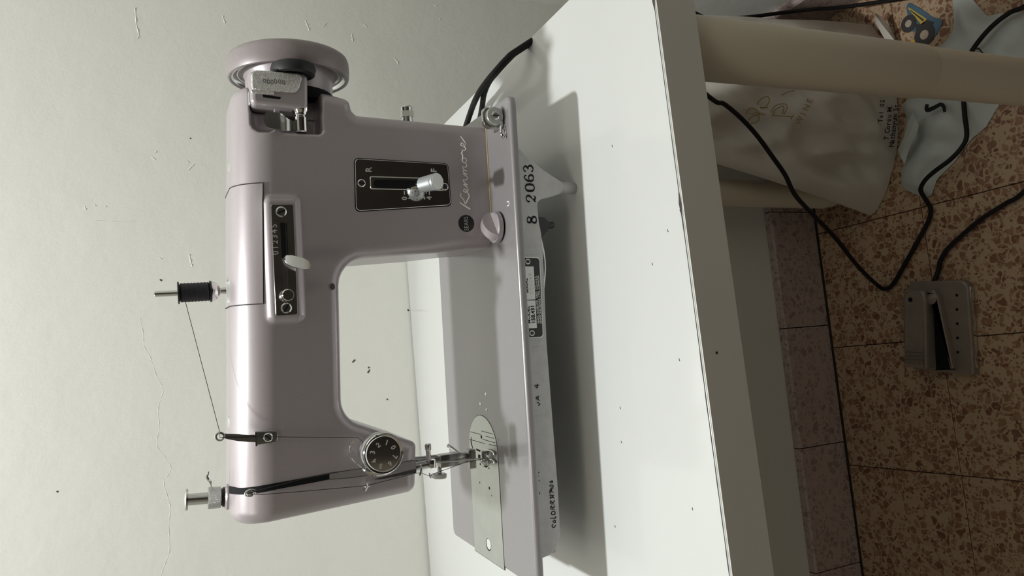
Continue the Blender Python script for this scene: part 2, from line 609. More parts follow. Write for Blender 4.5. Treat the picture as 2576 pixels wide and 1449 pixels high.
for q in ([(402, 703), (407, 706)], [(1025, 778), (1028, 782)], [(142, 1236), (146, 1237)], [(478, 347), (480, 349)], [(926, 923), (929, 926)], [(973, 1003), (975, 1006)], [(930, 930), (925, 938)], [(886, 912), (893, 905)]):
    pts = [on_wall(*p) for p in q]
    MB().ribbon(pts, [.0012, .002], rm(0, T1 + .0002, 0), RX, ZA, -RY, t=.0006).build('wall_speck', 'tyre', wb, smooth=0)

# ================================================================== table
TT = ZB - 0.0597                               # table top height
TD = 0.0318                                    # board thickness
tf0, tf2 = at(1650, 0, 2, TT - ZB), at(1841.5, 1449, 2, TT - ZB)
fd = (tf0 - tf2)[:2]
fd /= np.linalg.norm(fd)                       # direction of the front edge
tr1, tr2 = at(1128, 300, 2, TT - ZB), at(1430, 0, 2, TT - ZB)
rd = (tr1 - tr2)[:2]
rd /= np.linalg.norm(rd)                      # direction of the right edge, towards the wall
FR = tr2[:2] - rd * 0.112
tline = np.array(tf0[:2])
k = np.linalg.solve(np.stack([fd, -rd], 1), FR - tline)
FR = tline + fd * k[0]
tb1, tb3 = at(1022, 646, 2, TT - ZB)[:2], at(1079.5, 1400, 2, TT - ZB)[:2]
bk = (tb3 - tb1) / np.linalg.norm(tb3 - tb1)
k = np.linalg.solve(np.stack([rd, -bk], 1), tb1 - FR)
BRc = FR + rd * k[0]
BL = BRc + bk * 1.15
FL = FR - fd * 1.15
tb = thing('table', 'white laminate table with round cream legs, under the sewing machine', 'table', (FR[0] - .4, FR[1] + .3, 0))
tl = np.array(tb.location)
quad = [FL + np.array([0, .0012]), FR + np.array([0, .0012]), BRc, BL]
MB().prism(quad, (-tl[0], -tl[1], TT - TD), XA, YA, ZA, TD, .0009, 2).build('tabletop', 'table', tb, smooth=50)
MB().prism(inset([tuple(k_) for k_ in quad], .004), (-tl[0], -tl[1], TT - TD - .003), XA, YA, ZA, .003).build('underside_panel', 'underside', tb, smooth=0)
q = [FL, FR, FR + np.array([0, .0009]), FL + np.array([0, .0009])]
MB().prism(q, (-tl[0], -tl[1], TT - TD - .0002), XA, YA, ZA, TD - .0002, 0).build('edge_band', 'edge', tb, smooth=0)
# open joint between edge band and top, chipped here and there
mb = MB()
n = 150
rings = []
jt0, jt1 = FL + rd * .0022, FR + rd * .0022
for i in range(n):
    f = i / (n - 1)
    p = jt0 + (jt1 - jt0) * f
    ww = 0.00035 + 0.00035 * abs(mnoise.noise((i * .33, 2, 1))) * 2 + (0.0013 if mnoise.noise((i * .61, 7, 3)) > .42 else 0)
    a, b = p - rd * ww * .4, p + rd * ww
    rings.append([(a[0] - tl[0], a[1] - tl[1], TT - .0005), (a[0] - tl[0], a[1] - tl[1], TT + .00012), (b[0] - tl[0], b[1] - tl[1], TT + .00012), (b[0] - tl[0], b[1] - tl[1], TT - .0005)])
mb.loft(rings).build('edge_joint', 'seam', tb, smooth=0)
for (x, y) in ((1541, 367), (1712, 530), (1561, 1026), (1564, 1112), (1710, 905), (1743, 1280), (1548, 1324), (1642, 664), (1681, 580)):
    p = at(x, y, 2, TT - ZB)
    MB().ribbon([(-.0009, 0), (.0009, .0006)], [.0006, .0009, .0004], (p[0] - tl[0], p[1] - tl[1], TT), XA, YA, ZA, t=.0002).build('surface_speck', 'seam', tb, smooth=0)
for (x, y) in ((1817, 888),):
    p = at(x, y, 1, -.226)
    MB().prism(circle(.0009, 10), (p[0] - tl[0], -tl[1] + FR[1] + (p[0] - FR[0]) * fd[1] / fd[0] + .0002, p[2] + ZB), XA, ZA, NY, .0004).build('edge_speck', 'seam', tb, smooth=0)
# legs: round tubes with a collar, tapering to an adjustable foot
nl = at(1779, 136, 1, -.170)
fx = at(2110, 497, 2, -ZB)
legs = [((nl[0] + .003, -.170), (.2155, -.168)), ((.196, .309), (fx[0] + .004, fx[1] + .014)), ((BL[0] + .075, BL[1] - .06), (BL[0] + .075, BL[1] - .06)), ((FL[0] + .075, FL[1] + .05), (FL[0] + .075, FL[1] + .05))]
for (a, b) in legs:
    A, B = np.array([a[0] - tl[0], a[1] - tl[1], TT - TD - .003]), np.array([b[0] - tl[0], b[1] - tl[1], 0])
    ax = B - A
    Ln = np.linalg.norm(ax)
    rr = .0228
    lg = MB().lathe([(0, rr), (Ln * .36, rr), (Ln * .362, rr - .0006), (Ln * .365, rr - .0012), (Ln - .022, rr - .0018), (Ln - .02, rr - .004), (Ln - .001, rr - .005), (Ln, rr - .007)], A, ax, 40).build('leg', 'leg', tb)

# ================================================================== sewing machine
sm = thing('sewing_machine', 'mauve grey metal sewing machine with chrome dials on the white table', 'sewing machine', (0, 0, TT))
DZ = (0, 0, 0.0597)


def part(mb, name, m, parent=None, **kw):
    if parent is None or parent is sm:
        return mb.build(name, m, sm, loc=DZ, **kw)
    return mb.build(name, m, parent, **kw)


YF, YBK = -0.0435, 0.045
outline = rpoly([(-.1230, .28), (-.1110, .0735), (-.0745, .0705), (-.0500, .1262), (.0665, .1230), (.0705, .05), (.0735, .02), (.0760, -.03), (.1722, -.03), (.1766, .1045), (.1800, .1078), (.1880, .109), (.1915, .125), (.1955, .19), (.200, .28)],
                [0, .007, .005, .020, .021, .03, .03, 0, 0, .004, .003, .006, .006, .01, 0], 6)
OUT = np.array(outline)


def sd_poly(x, z, P):
    d = np.full(np.broadcast(x, z).shape, 1e9)
    s = np.ones(d.shape)
    n = len(P)
    for i in range(n):
        a, b = P[i], P[i - 1]
        e = b - a
        wx, wz = x - a[0], z - a[1]
        t = np.clip((wx * e[0] + wz * e[1]) / (e @ e + 1e-18), 0, 1)
        d = np.minimum(d, (wx - e[0] * t) ** 2 + (wz - e[1] * t) ** 2)
        c1, c2, c3 = z >= a[1], z < b[1], e[0] * wz > e[1] * wx
        fl_ = (c1 & c2 & c3) | (~c1 & ~c2 & ~c3)
        s = np.where(fl_, -s, s)
    return s * np.sqrt(d)


def rbox2(qx, qz, r):
    return np.minimum(np.maximum(qx, qz), 0) + np.hypot(np.maximum(qx, 0), np.maximum(qz, 0)) - r


def sbox(x, y, z, lo_, hi_, r):
    q = [np.maximum(l - a, a - h) + r for a, l, h in zip((x, y, z), lo_, hi_)]
    out = np.sqrt(sum(np.maximum(k_, 0) ** 2 for k_ in q))
    return out + np.minimum(np.maximum(np.maximum(q[0], q[1]), q[2]), 0) - r


def rmax(a, b, r):
    return np.minimum(-r, np.maximum(a, b)) + np.hypot(np.maximum(a + r, 0), np.maximum(b + r, 0))


def smin(a, b, k_):
    h = np.clip(.5 + .5 * (b - a) / k_, 0, 1)
    return b + (a - b) * h - k_ * h * (1 - h)


def body(x, y, z):
    d1 = sd_poly(x, z, OUT)
    top = .2045 - .0395 * (x + .118)
    r = .027
    d2 = rbox2(np.abs(y - (YF + YBK) / 2) - (YBK - YF) / 2 + r, z - top + r, r)
    d = rmax(d1, d2, .0095)
    d = np.maximum(d, -(z + .0006))
    # raised frame of the stitch width scale
    d = smin(d, sbox(x, y, z, (.0235, -.0468, .1518), (.1115, -.030, .1752), .004), .0035)
    # recess of the bobbin winder
    d = rmax(d, -sbox(x, y, z, (.1592, -.08, .1635), (.26, -.031, .1805), .007), .0022)
    d = rmax(d, -sbox(x, y, z, (.1592, -.08, .1315), (.26, -.020, .1640), .004), .0022)
    d = rmax(d, -sbox(x, y, z, (.1755, -.08, .1315), (.26, -.016, .1805), .002), .0022)
    return d


def surface_nets(F, lo_, hi_, h):
    ax = [np.arange(l, u + h, h) for l, u in zip(lo_, hi_)]
    X, Y, Z = ax[0][:, None, None], ax[1][None, :, None], ax[2][None, None, :]
    V = F(X, Y, Z)
    ins = V < 0
    nx, ny, nz = V.shape
    cnt = sum(ins[a:nx - 1 + a, b:ny - 1 + b, c:nz - 1 + c].astype(np.int8) for a in (0, 1) for b in (0, 1) for c in (0, 1))
    cell = (cnt > 0) & (cnt < 8)
    idx = np.argwhere(cell)
    ids = -np.ones(cell.shape, int)
    ids[cell] = np.arange(len(idx))
    acc, num = np.zeros((len(idx), 3)), np.zeros(len(idx))
    cor = [(a, b, c) for a in (0, 1) for b in (0, 1) for c in (0, 1)]
    vals = {k_: V[idx[:, 0] + k_[0], idx[:, 1] + k_[1], idx[:, 2] + k_[2]] for k_ in cor}
    for p in cor:
        for a in range(3):
            if p[a]:
                continue
            q = list(p)
            q[a] = 1
            va, vb = vals[p], vals[tuple(q)]
            cr = (va < 0) != (vb < 0)
            t = np.where(cr, va / np.where(cr, va - vb, 1), 0)
            pos = np.array(p, float) + np.eye(3)[a] * t[:, None]
            acc += np.where(cr[:, None], pos, 0)
            num += cr
    P = np.array(lo_) + (idx + acc / num[:, None]) * h
    faces = []
    for a in range(3):
        b, c = (a + 1) % 3, (a + 2) % 3
        s0 = [slice(None)] * 3
        s1 = [slice(None)] * 3
        s0[a], s1[a] = slice(0, -1), slice(1, None)
        A, B = ins[tuple(s0)], ins[tuple(s1)]
        e = np.argwhere(A != B)
        e = e[(e[:, b] > 0) & (e[:, c] > 0) & (e[:, b] < V.shape[b] - 1) & (e[:, c] < V.shape[c] - 1)]
        fl_ = A[e[:, 0], e[:, 1], e[:, 2]]
        q = []
        for db, dc in ((-1, -1), (0, -1), (0, 0), (-1, 0)):
            g = e.copy()
            g[:, b] += db
            g[:, c] += dc
            q.append(ids[g[:, 0], g[:, 1], g[:, 2]])
        q = np.stack(q, 1)
        q[~fl_] = q[~fl_][:, ::-1]
        faces.append(q)
    return P, np.vstack(faces)


def grad(F, P, e=2e-4):
    G = np.zeros_like(P)
    for a in range(3):
        d = np.eye(3)[a] * e
        G[:, a] = (F(*(P + d).T) - F(*(P - d).T)) / (2 * e)
    return G


def sdf_object(F, lo_, hi_, h, name, m, parent):
    P, Q = surface_nets(F, lo_, hi_, h)
    for _ in range(2):
        G = grad(F, P)
        g2 = (G * G).sum(1)
        st = np.clip(F(*P.T) / np.maximum(g2, .2), -h, h)
        P = P - G * st[:, None]
    G = grad(F, P, 4e-4)
    G /= np.linalg.norm(G, axis=1)[:, None] + 1e-9
    me = bpy.data.meshes.new(name)
    me.vertices.add(len(P))
    me.vertices.foreach_set('co', P.ravel())
    me.loops.add(Q.size)
    me.loops.foreach_set('vertex_index', Q.ravel().astype(np.int32))
    me.polygons.add(len(Q))
    me.polygons.foreach_set('loop_start', (np.arange(len(Q)) * 4).astype(np.int32))
    me.update(calc_edges=True)
    me.validate()
    me.polygons.foreach_set('use_smooth', np.ones(len(me.polygons), bool))
    if len(me.vertices) == len(G):
        me.normals_split_custom_set_from_vertices(G.tolist())
    me.materials.append(MT[m])
    o = bpy.data.objects.new(name, me)
    C.objects.link(o)
    o.parent = parent
    o.location = DZ
    return o


sdf_object(body, (-.128, -.052, -.004), (.206, .05, .212), .0015, 'body_shell', 'paint', sm)


def front_y(x, z):
    a, b = -.07, .0
    for _ in range(30):
        m_ = (a + b) / 2
        if body(np.array([x]), np.array([m_]), np.array([z]))[0] > 0:
            a = m_
        else:
            b = m_
    return (a + b) / 2


def hit(x, y):
    """point of the body shell on the line of sight of a photo pixel"""
    d = CR @ np.array([(1449 - y - 724.5) / FPX, 1.0, (1288 - x) / FPX])
    t = .40
    for _ in range(200):
        p = CB + d * t
        v = body(*[np.array([k_]) for k_ in p])[0]
        if v < 5e-6:
            break
        t += v * .7
        if t > .9:
            return at(x, y, 1, YF)
    return CB + d * t


def pin(px, py, Y):
    return at(px, py, 1, Y)


# ---- bed plate
bedp = rrect(-.1855, -.089, .1855, .089, .007, 6)
mb = MB()
rings = []
for zz, off in ((-.0058, .0006), (-.0055, 0), (-.0026, 0), (-.0016, .0003), (-.0008, .0009), (-.0002, .0019), (0, .003)):
    rings.append([(x, y, zz) for x, y in (inset(bedp, off) if off else bedp)])
mb.loft(rings)
bed = part(mb, 'bed_plate', 'bedpaint', smooth=60)

# ---- base casting: an open tray with a bracket running down to the front foot
low = [(.1490, -.0055), (.1365, -.0207), (.1300, -.0295), (.1238, -.0402), (.1212, -.0450), (.1185, -.0474), (.1150, -.0470), (.1115, -.0440), (.1085, -.0345), (.1068, -.0262), (.1045, -.0232), (.1010, -.0226), (.0885, -.0232), (.0800, -.0246), (.0638, -.0253), (-.0037, -.0236), (-.1172, -.0258), (-.1500, -.0254), (-.1575, -.0228), (-.1640, -.0160), (-.1658, -.0055)]
base = part(MB().prism(low, (0, -.0775, 0), XA, ZA, NY, .0045, .0008, 2), 'base_casting', 'grey', smooth=50)
hi2 = rpoly([(-.163, -.0055), (-.163, -.024), (.128, -.024), (.128, -.0055)], [0, .008, .004, 0])
for nm, mbx in (('side_wall', MB().box((-.163, 0, -.0145), (.004, .154, .018))), ('side_wall', MB().box((.126, 0, -.0145), (.004, .154, .018))), ('rear_wall', MB().box((-.0185, .0765, -.0145), (.293, .004, .018)))):
    part(mbx, nm, 'grey', base, smooth=0, bevel=.001)
for (x, y) in ((.117, -.0765), (.115, .076), (-.150, .076)):
    z0 = -.0440 if y < 0 else -.02
    part(MB().lathe([(0, .0048), (abs(-.0589 - z0), .0046), (abs(-.0597 - z0), .0040)], (x, y, z0), (0, 0, -1), 20), 'foot_peg', 'grey', base)
# raised nameplate field and second raised field on the casting
part(MB().prism(rpoly([(-.0065, -.0055), (-.0068, -.0215), (.0640, -.0236), (.0635, -.0055)], [0, .004, .003, 0]), (0, -.0818, 0), XA, ZA, NY, .0007, .0003, 1), 'raised_field', 'grey', base)
part(MB().prism(rpoly([(-.0590, -.0055), (-.0580, -.0205), (-.0265, -.0195), (-.0262, -.0055)], [0, .003, .003, 0]), (0, -.0818, 0), XA, ZA, NY, .0006, .0003, 1), 'raised_field', 'grey', base)
YP = -.0827
npl = part(MB().prism(rpoly([(.0000, -.0062), (-.0003, -.0205), (.0616, -.0215), (.0622, -.0062)], [0, .003, .003, 0]), (0, -.0824, 0), XA, ZA, NY, .0006), 'nameplate', 'white_cap')
npl['label'] = 'black and white maker plate with model and serial fields'
part(MB().prism(rpoly([(.0008, -.0062), (.0005, -.0197), (.0608, -.0207), (.0613, -.0062)], [0, .0025, .0025, 0]), (0, -.0830, 0), XA, ZA, NY, .0003), 'plate_field', 'plate_black', npl, smooth=0)
part(MB().prism([(.0075, -.0062), (.0075, -.0150), (.0285, -.0152), (.0288, -.0062)], (0, -.0833, 0), XA, ZA, NY, .0002), 'model_field', 'white_cap', npl, smooth=0)
part(MB().prism([(.0293, -.0062), (.0293, -.0152), (.0545, -.0154), (.0547, -.0062)], (0, -.0833, 0), XA, ZA, NY, .0002), 'serial_field', 'white_cap', npl, smooth=0)
for x, z in ((.0038, -.0105), (.0583, -.0105)):
    part(MB().lathe([(0, .0022), (.0006, .0022), (.0007, .0012), (.0012, .0012), (.0015, .0005)], (x, -.0833, z), NY, 16), 'plate_rivet', 'white_cap', npl)
    part(MB().lathe([(0, .0013), (.0006, .0013), (.0009, .0006)], (x, -.0841, z), NY, 14), 'rivet_head', 'seam', npl)
yt = -.0836
text(t1 := MB(), 'MODEL', .0030, (.0178, yt, -.0088), XA, ZA, NY, .0001, .00005, squeeze=1.35)
text(t1, '158.431', .0044, (.0180, yt, -.0125), XA, ZA, NY, .0001, .0001, squeeze=1.0)
text(t1, 'SERIAL', .0030, (.0400, yt, -.0086), XA, ZA, NY, .0001, .00005, squeeze=1.3)
part(t1, 'plate_lettering', 'ink', npl, smooth=0, kind='stuff')
text(t1 := MB(), '005099', .0042, (.0415, yt, -.0127), XA, ZA, NY, .0001, -.0001, squeeze=1.3)
part(t1, 'serial_number', 'steel', npl, smooth=0, kind='stuff')
text(t1 := MB(), 'SEARS, ROEBUCK  AND  CO.-U.S.A.', .0024, (.0290, yt, -.0166), XA, ZA, NY, .0001, .00003, squeeze=.98)
text(t1, 'SIMPSONS-SEARS, LTD.-CANADA', .0024, (.0290, yt, -.0187), XA, ZA, NY, .0001, .00003, squeeze=1.05)
part(t1, 'maker_lettering', 'white_ink', npl, smooth=0, kind='stuff')

# stencilled number 8 2063, drawn with a broad pen
GL = {
    '2': [([(.9, 3.1), (1.5, 3.9), (2.6, 4.1), (3.4, 3.4), (3.2, 2.5), (2.2, 1.5), (1.0, .35)], [.9, .35, .4, 1.0, .9, .4, .3]), ([(.9, .35), (1.7, .75), (2.7, .25), (3.5, .9)], [.4, .9, .7, .3]), ([(.9, 3.0), (1.25, 2.95)], [.9, .8])],
    '0': [([(2.2, 4.1), (1.1, 3.4), (.85, 2.1), (1.1, .8), (2.2, .1)], [.3, .9, 1.1, .9, .3]), ([(2.2, 4.1), (3.3, 3.4), (3.55, 2.1), (3.3, .8), (2.2, .1)], [.3, .9, 1.1, .9, .3])],
    '6': [([(3.3, 3.5), (2.6, 4.1), (1.6, 3.5), (1.0, 2.1), (1.2, .8), (2.2, .1)], [.6, .4, .6, 1.1, .9, .3]), ([(2.2, .1), (3.3, .6), (3.4, 1.5), (2.6, 2.3), (1.5, 2.0)], [.3, .9, 1.0, .5, .3]), ([(3.1, 3.4), (3.4, 3.3)], [.8, .7])],
    '3': [([(.9, 3.3), (1.6, 4.0), (2.7, 3.9), (3.1, 3.1), (2.5, 2.4), (1.8, 2.2)], [.8, .35, .5, 1.0, .5, .3]), ([(1.8, 2.2), (3.0, 2.0), (3.4, 1.1), (2.7, .25), (1.6, .15), (.9, .8)], [.3, .6, 1.1, .6, .35, .8])],
    '8': [([(2.2, 4.1), (1.2, 3.7), (1.2, 2.8), (2.2, 2.3), (3.3, 1.6), (3.3, .6), (2.2, .1)], [.3, .8, .9, .8, 1.0, .8, .3]), ([(2.2, 4.1), (3.2, 3.6), (3.1, 2.8), (2.2, 2.3), (1.1, 1.6), (1.1, .6), (2.2, .1)], [.3, .7, .7, .5, .8, .9, .3])]}
for ch, px, py in (('8', 1338, 553), ('2', 1336, 500), ('0', 1333, 472), ('6', 1331, 448), ('3', 1329, 424)):
    p = pin(px, py, -.0821)
    mb = MB()
    sz = .00205
    for pts, wd in GL[ch]:
        mb.ribbon([((a - 2.2) * sz * .92, (b - 2.1) * sz) for a, b in pts], [k_ * sz * .85 for k_ in wd], p, XA, ZA, NY, 5, .0001)
    part(mb, 'stencil_numeral', 'ink', base, smooth=0)
# hand-written marks
HW = [([(1376, 1318), (1372, 1325), (1378, 1330), (1384, 1324)], 0), ]
mb = MB()


def scrawl(mb, strokes, Y, wd):
    for st in strokes:
        P3 = [pin(x, y, Y) for x, y in st]
        mb.ribbon([(p[0], p[2]) for p in P3], [wd * .7, wd, wd * .8], (0, Y, 0), XA, ZA, NY, 4, .0001)


scrawl(mb, [[(1392, 1318), (1389, 1324), (1394, 1327), (1398, 1321)], [(1391, 1313), (1397, 1315), (1396, 1308), (1391, 1312)], [(1384, 1304), (1398, 1303), (1397, 1299)],
            [(1388, 1288), (1388, 1294), (1396, 1294), (1395, 1286), (1388, 1288)], [(1396, 1281), (1386, 1280), (1387, 1273), (1391, 1278), (1396, 1272)], [(1395, 1268), (1385, 1267), (1386, 1260), (1390, 1265), (1396, 1259)],
            [(1386, 1255), (1384, 1250), (1389, 1252), (1390, 1248), (1394, 1254)], [(1394, 1246), (1383, 1246)], [(1385, 1243), (1383, 1236), (1393, 1239)], [(1386, 1229), (1384, 1233), (1388, 1234), (1387, 1229), (1392, 1230)],
            [(1385, 1224), (1384, 1220), (1391, 1221), (1391, 1226), (1385, 1224)], [(1382, 1212), (1390, 1214), (1389, 1209), (1385, 1213)]], -.0822, .0007)
scrawl(mb, [[(1351, 1012), (1356, 1014), (1358, 1018), (1354, 1020)], [(1358, 1008), (1349, 1001), (1357, 996)], [(1354, 1006), (1354, 998)], [(1347, 972), (1352, 976), (1352, 966)], [(1345, 970), (1357, 969)],
            [(1354, 1190), (1357, 1187)], [(1355, 1210), (1358, 1208)], [(1357, 1244), (1358, 1238)], [(1353, 1198), (1355, 1197)]], -.0828, .0006)
part(mb, 'pen_marks', 'ink', base, smooth=0, kind='stuff')
# linkage under the base
lk = part(MB().prism(rpoly([(.0940, -.0225), (.0930, -.0300), (.0890, -.0335), (.0820, -.0320), (.0760, -.0250), (.0750, -.0225)], [.001, .002, .003, .003, .002, 0]), (0, -.0735, 0), XA, ZA, NY, .006, .001, 2), 'drop_feed_link', 'black')
part(MB().lathe([(0, .0026), (.0052, .0026), (.0060, .0020)], (.0868, -.0755, -.0330), (.15, -.15, -1), 16), 'link_pin', 'black', lk)
part(MB().ribbon([(.088, -.026), (.06, -.0305), (.035, -.0275), (.02, -.024)], .0011, (0, -.066, 0), XA, ZA, NY, 4, .008), 'flat_spring', 'steel', lk)
# inner works of the base, seen only as dark machinery
part(MB().box((-.02, .0, -.016), (.26, .13, .012)), 'base_mechanism', 'seam', smooth=0, bevel=.002)

# ---- handwheel
wy, wz = 0.0, .1466
WC = (0, wy, wz)
hw = part(MB().lathe([(.2155, .0375), (.2140, .0415), (.2120, .0427), (.2112, .0440), (.2116, .0452), (.2135, .0459), (.2180, .0462), (.2240, .0460), (.2272, .0450), (.2290, .0425), (.2296, .030), (.2310, .026), (.2320, .010), (.2320, 0)], WC, XA, 72), 'handwheel', 'wheel', smooth=50)
part(MB().lathe([(.2160, .0345), (.2156, .0372), (.2142, .0378), (.2142, .0386), (.2156, .0392), (.2150, .0402), (.2126, .0410), (.2119, .0419), (.2121, .0428), (.2150, .0432), (.2175, .034)], WC, XA, 72), 'inner_ring', 'chromer', hw)
part(MB().lathe([(.1985, .02), (.1985, .0318), (.2000, .0325), (.2110, .0330), (.2140, .0345), (.2170, .0345), (.217, .02)], WC, XA, 64), 'wheel_hub', 'paint', hw)
part(MB().lathe([(.1900, .02), (.1900, .0325), (.1985, .0325), (.1985, .02)], WC, XA, 64), 'dark_gap_ring', 'void', hw)

# ---- bobbin winder in its recess
bw = part(MB().prism(rpoly([(.1755, .1420), (.2000, .1412), (.2022, .1445), (.2022, .1770), (.2000, .1812), (.1768, .1812)], [.005, .003, .004, .004, .002, .004]), (0, -.026, 0), XA, ZA, NY, .022, .003, 3), 'bobbin_winder', 'paint', smooth=55)
part(MB().prism(rpoly([(.1865, .1490), (.1990, .1450), (.2012, .1480), (.2012, .1770), (.1990, .1805), (.1865, .1808)], [.006, .005, .003, .004, .004, .003]), (0, -.0475, 0), XA, ZA, NY, .0022, .001, 2), 'slide_plate', 'embossed', bw)
mb = MB()
for k_, zz in enumerate((.1715, .1690, .1665, .1640, .1612, .1585)):
    xx = .1938 + .0004 * math.sin(k_ * 5)
    mb.ribbon([(xx + .0014, zz + .0008), (xx - .0010, zz + .0010), (xx - .0014, zz - .0003), (xx + .0006 * math.sin(k_ * 3), zz - .0006), (xx + .0012, zz + .0003)], .00028, (0, -.0497, 0), XA, ZA, NY, 4, .0002)
part(mb, 'worn_stamping', 'seam', bw, kind='stuff')
part(MB().prism(rpoly([(.1815, .1615), (.1832, .1608), (.1842, .1735), (.1822, .1730)], .0003), (0, -.0479, 0), XA, ZA, NY, .0003), 'lever_slot', 'void', bw, smooth=0)
part(MB().prism(rpoly([(.1842, .1655), (.1872, .1655), (.1872, .1812), (.1842, .1812)], .001), (0, -.0479, 0), XA, ZA, NY, .0012, .0005, 1), 'slide_lip', 'embossed', bw)
sp = part(MB().lathe([(-.002, .0062), (.0015, .0060), (.003, .0048), (.0045, .0048), (.005, .0041), (.0058, .0041), (.0062, .0048), (.0165, .0048), (.0172, .0040)], (.1770, -.041, .1466), -XA, 28), 'winder_spindle', 'chrome', bw)
lv = MB()
rows = []
for t_, yy, hw_ in ((0, -.0490, .0004), (.03, -.0490, .003), (.10, -.0488, .0052), (.2, -.0485, .0060), (.5, -.0485, .0060), (.56, -.0470, .0062), (.66, -.0440, .0058), (.8, -.042, .0044), (1.0, -.041, .0032)):
    zc, xc = .1735 - .0225 * t_, .1665 - .0018 * t_
    rows.append([(xc - hw_, yy, zc), (xc + hw_, yy, zc), (xc + hw_, yy + .0022, zc), (xc - hw_, yy + .0022, zc)])
part(lv.loft(rows), 'winder_lever', 'chromer', bw, smooth=35)
part(MB().lathe([(0, .0032), (.002, .0032), (.003, .0018)], (.1765, -.035, .1625), -XA, 18), 'stop_screw', 'chrome', bw)
part(MB().lathe([(-.0038, .011), (-.0046, .0130), (-.0036, .0152), (0, .0163), (.0036, .0152), (.0046, .0130), (.0038, .011)], (.2062, -.0395, .1500), XA, 40), 'friction_ring', 'rubber', bw)
part(MB().prism(rrect(.1782, .1785, .1880, .1822, .001), (0, -.024, 0), XA, ZA, NY, .018, .0005, 1), 'winder_hinge', 'steel', bw)

# ---- stitch width scale (upper, horizontal)
yw = -.0468
wp = part(MB().prism(rpoly([(.0272, .1558), (.1061, .1554), (.1059, .1711), (.0268, .1711)], .0016), (0, yw + .0006, 0), XA, ZA, NY, .0012, .0003, 1), 'stitch_width_plate', 'chrome', smooth=50)
ws = yw - .0006
part(MB().prism(rrect(.0660, .1606, .0930, .1652, .0006), (0, ws, 0), XA, ZA, NY, .0001), 'scale_slot', 'void', wp, smooth=0)
part(MB().prism(rrect(.0440, .1612, .0660, .1650, .0006), (0, ws, 0), XA, ZA, NY, .0001), 'lower_slot', 'chromer', wp, smooth=0)
part(MB().prism(rrect(.0440, .1612, .0930, .1618, .0002), (0, ws, 0), XA, ZA, NY, .0005), 'slot_rim', 'chrome', wp, smooth=0)


def screw(px_, py_, Y, r, parent, ang, name='screw', m='chromer', h=.0012):
    p = pin(px_, py_, Y)
    s_ = part(MB().lathe([(0, r), (h * .6, r), (h, r * .75)], p, NY, 22), name, m, parent)
    c_, s__ = math.cos(ang), math.sin(ang)
    part(MB().box(p + NY * h, (r * 1.7, .0003, r * .28), np.array([[c_, 0, -s__], [0, 1, 0], [s__, 0, c_]])), 'screw_slot', 'void', None if parent is sm else parent, smooth=0)
    return s_


screw(707, 533, ws, .0038, wp, 2.0)
screw(720, 775, ws, .0038, wp, -.5)
p = pin(722, 743, ws - .004)
part(MB().lathe([(0, .0032), (.005, .0032), (.0055, .0042), (.0085, .0042), (.0092, .0036)], (p[0], ws, p[2]), NY, 26), 'stop_button', 'chrome', wp)
for k_, c_ in enumerate('012345'):
    p = pin(694 - .8 * k_, 636 - 13.6 * k_, ws)
    part(text(MB(), c_, .0056, (p[0], ws - .0001, p[2]), XA, ZA, NY, .0002, .00005), 'numeral', 'numeral', wp, smooth=0)
# lever of the stitch width scale: neck out of the slot, then a flat tongue hanging down
pa, pb = pin(715, 652, ws - .004), pin(781, 668, ws - .016)
lever = MB()
rows = []
for t_, hw_, th_ in ((0, .0012, .001), (.08, .0030, .0012), (.3, .0040, .0014), (.75, .0038, .0014), (.92, .0028, .0012), (1.0, .0006, .0008)):
    c0 = np.array([pa[0], ws - .004, pa[2]]) * (1 - t_) + pb * t_
    dn = np.array([.2, -.3, 1.0])
    rows.append([c0 + XA * hw_ + NY * th_, c0 - XA * hw_ + NY * th_, c0 - XA * hw_ - NY * th_, c0 + XA * hw_ - NY * th_])
lvp = part(lever.loft(rows), 'width_lever', 'chromer', smooth=50)
part(MB().tube([(pa[0], ws + .004, pa[2]), (pa[0], ws - .002, pa[2]), (pa[0], ws - .0045, pa[2] - .0006)], .0013, 10, 3), 'lever_neck', 'chrome', lvp)

# ---- stitch length plate (tall, on the pillar)
lp = part(MB().prism(rpoly([(.1075, .0343), (.1403, .0350), (.1418, .1088), (.1021, .1098)], .0032), (0, YF + .0004, 0), XA, ZA, NY, .0012, .0005, 2), 'stitch_length_plate', 'chrome', smooth=50)
part(MB().prism(rpoly([(.1068, .0337), (.1408, .0344), (.1424, .1094), (.1015, .1105)], .0036), (0, YF + .0004, 0), XA, ZA, NY, .0006), 'plate_seam', 'void', lp, smooth=0)
yl = YF - .0008
rim = MB()
sp_ = rpoly([(.1192, .0400), (.1283, .0400), (.1283, .0978), (.1192, .0978)], .001)
for k_ in range(len(sp_)):
    pass
part(MB().tube([(x, yl - .0001, z) for x, z in sp_] + [(sp_[0][0], yl - .0001, sp_[0][1])], .00035, 6), 'slot_bezel', 'numeral', lp)
part(MB().prism(rrect(.1200, .0430, .1262, .0955, .003), (0, yl, 0), XA, ZA, NY, .0002), 'lever_slot', 'void', lp, smooth=0)
screw(909, 461, yl, .0030, lp, 1.5)
screw(1118, 470, yl, .0030, lp, .9)
for c_, px_, py_, s_ in (('R', 928, 427, .0062), ('F', 1092, 429, .0062), ('0', 1018, 499, .0054), ('1', 1034, 499, .0054), ('2', 1049, 499, .0054), ('3', 1064, 498, .0054), ('4', 1080, 498, .0054)):
    p = pin(px_, py_, yl)
    part(text(MB(), c_, s_, (p[0], yl - .0001, p[2]), XA, ZA, NY, .0003, .00012), 'letter' if c_ in 'RF' else 'numeral', 'numeral', lp, smooth=0)
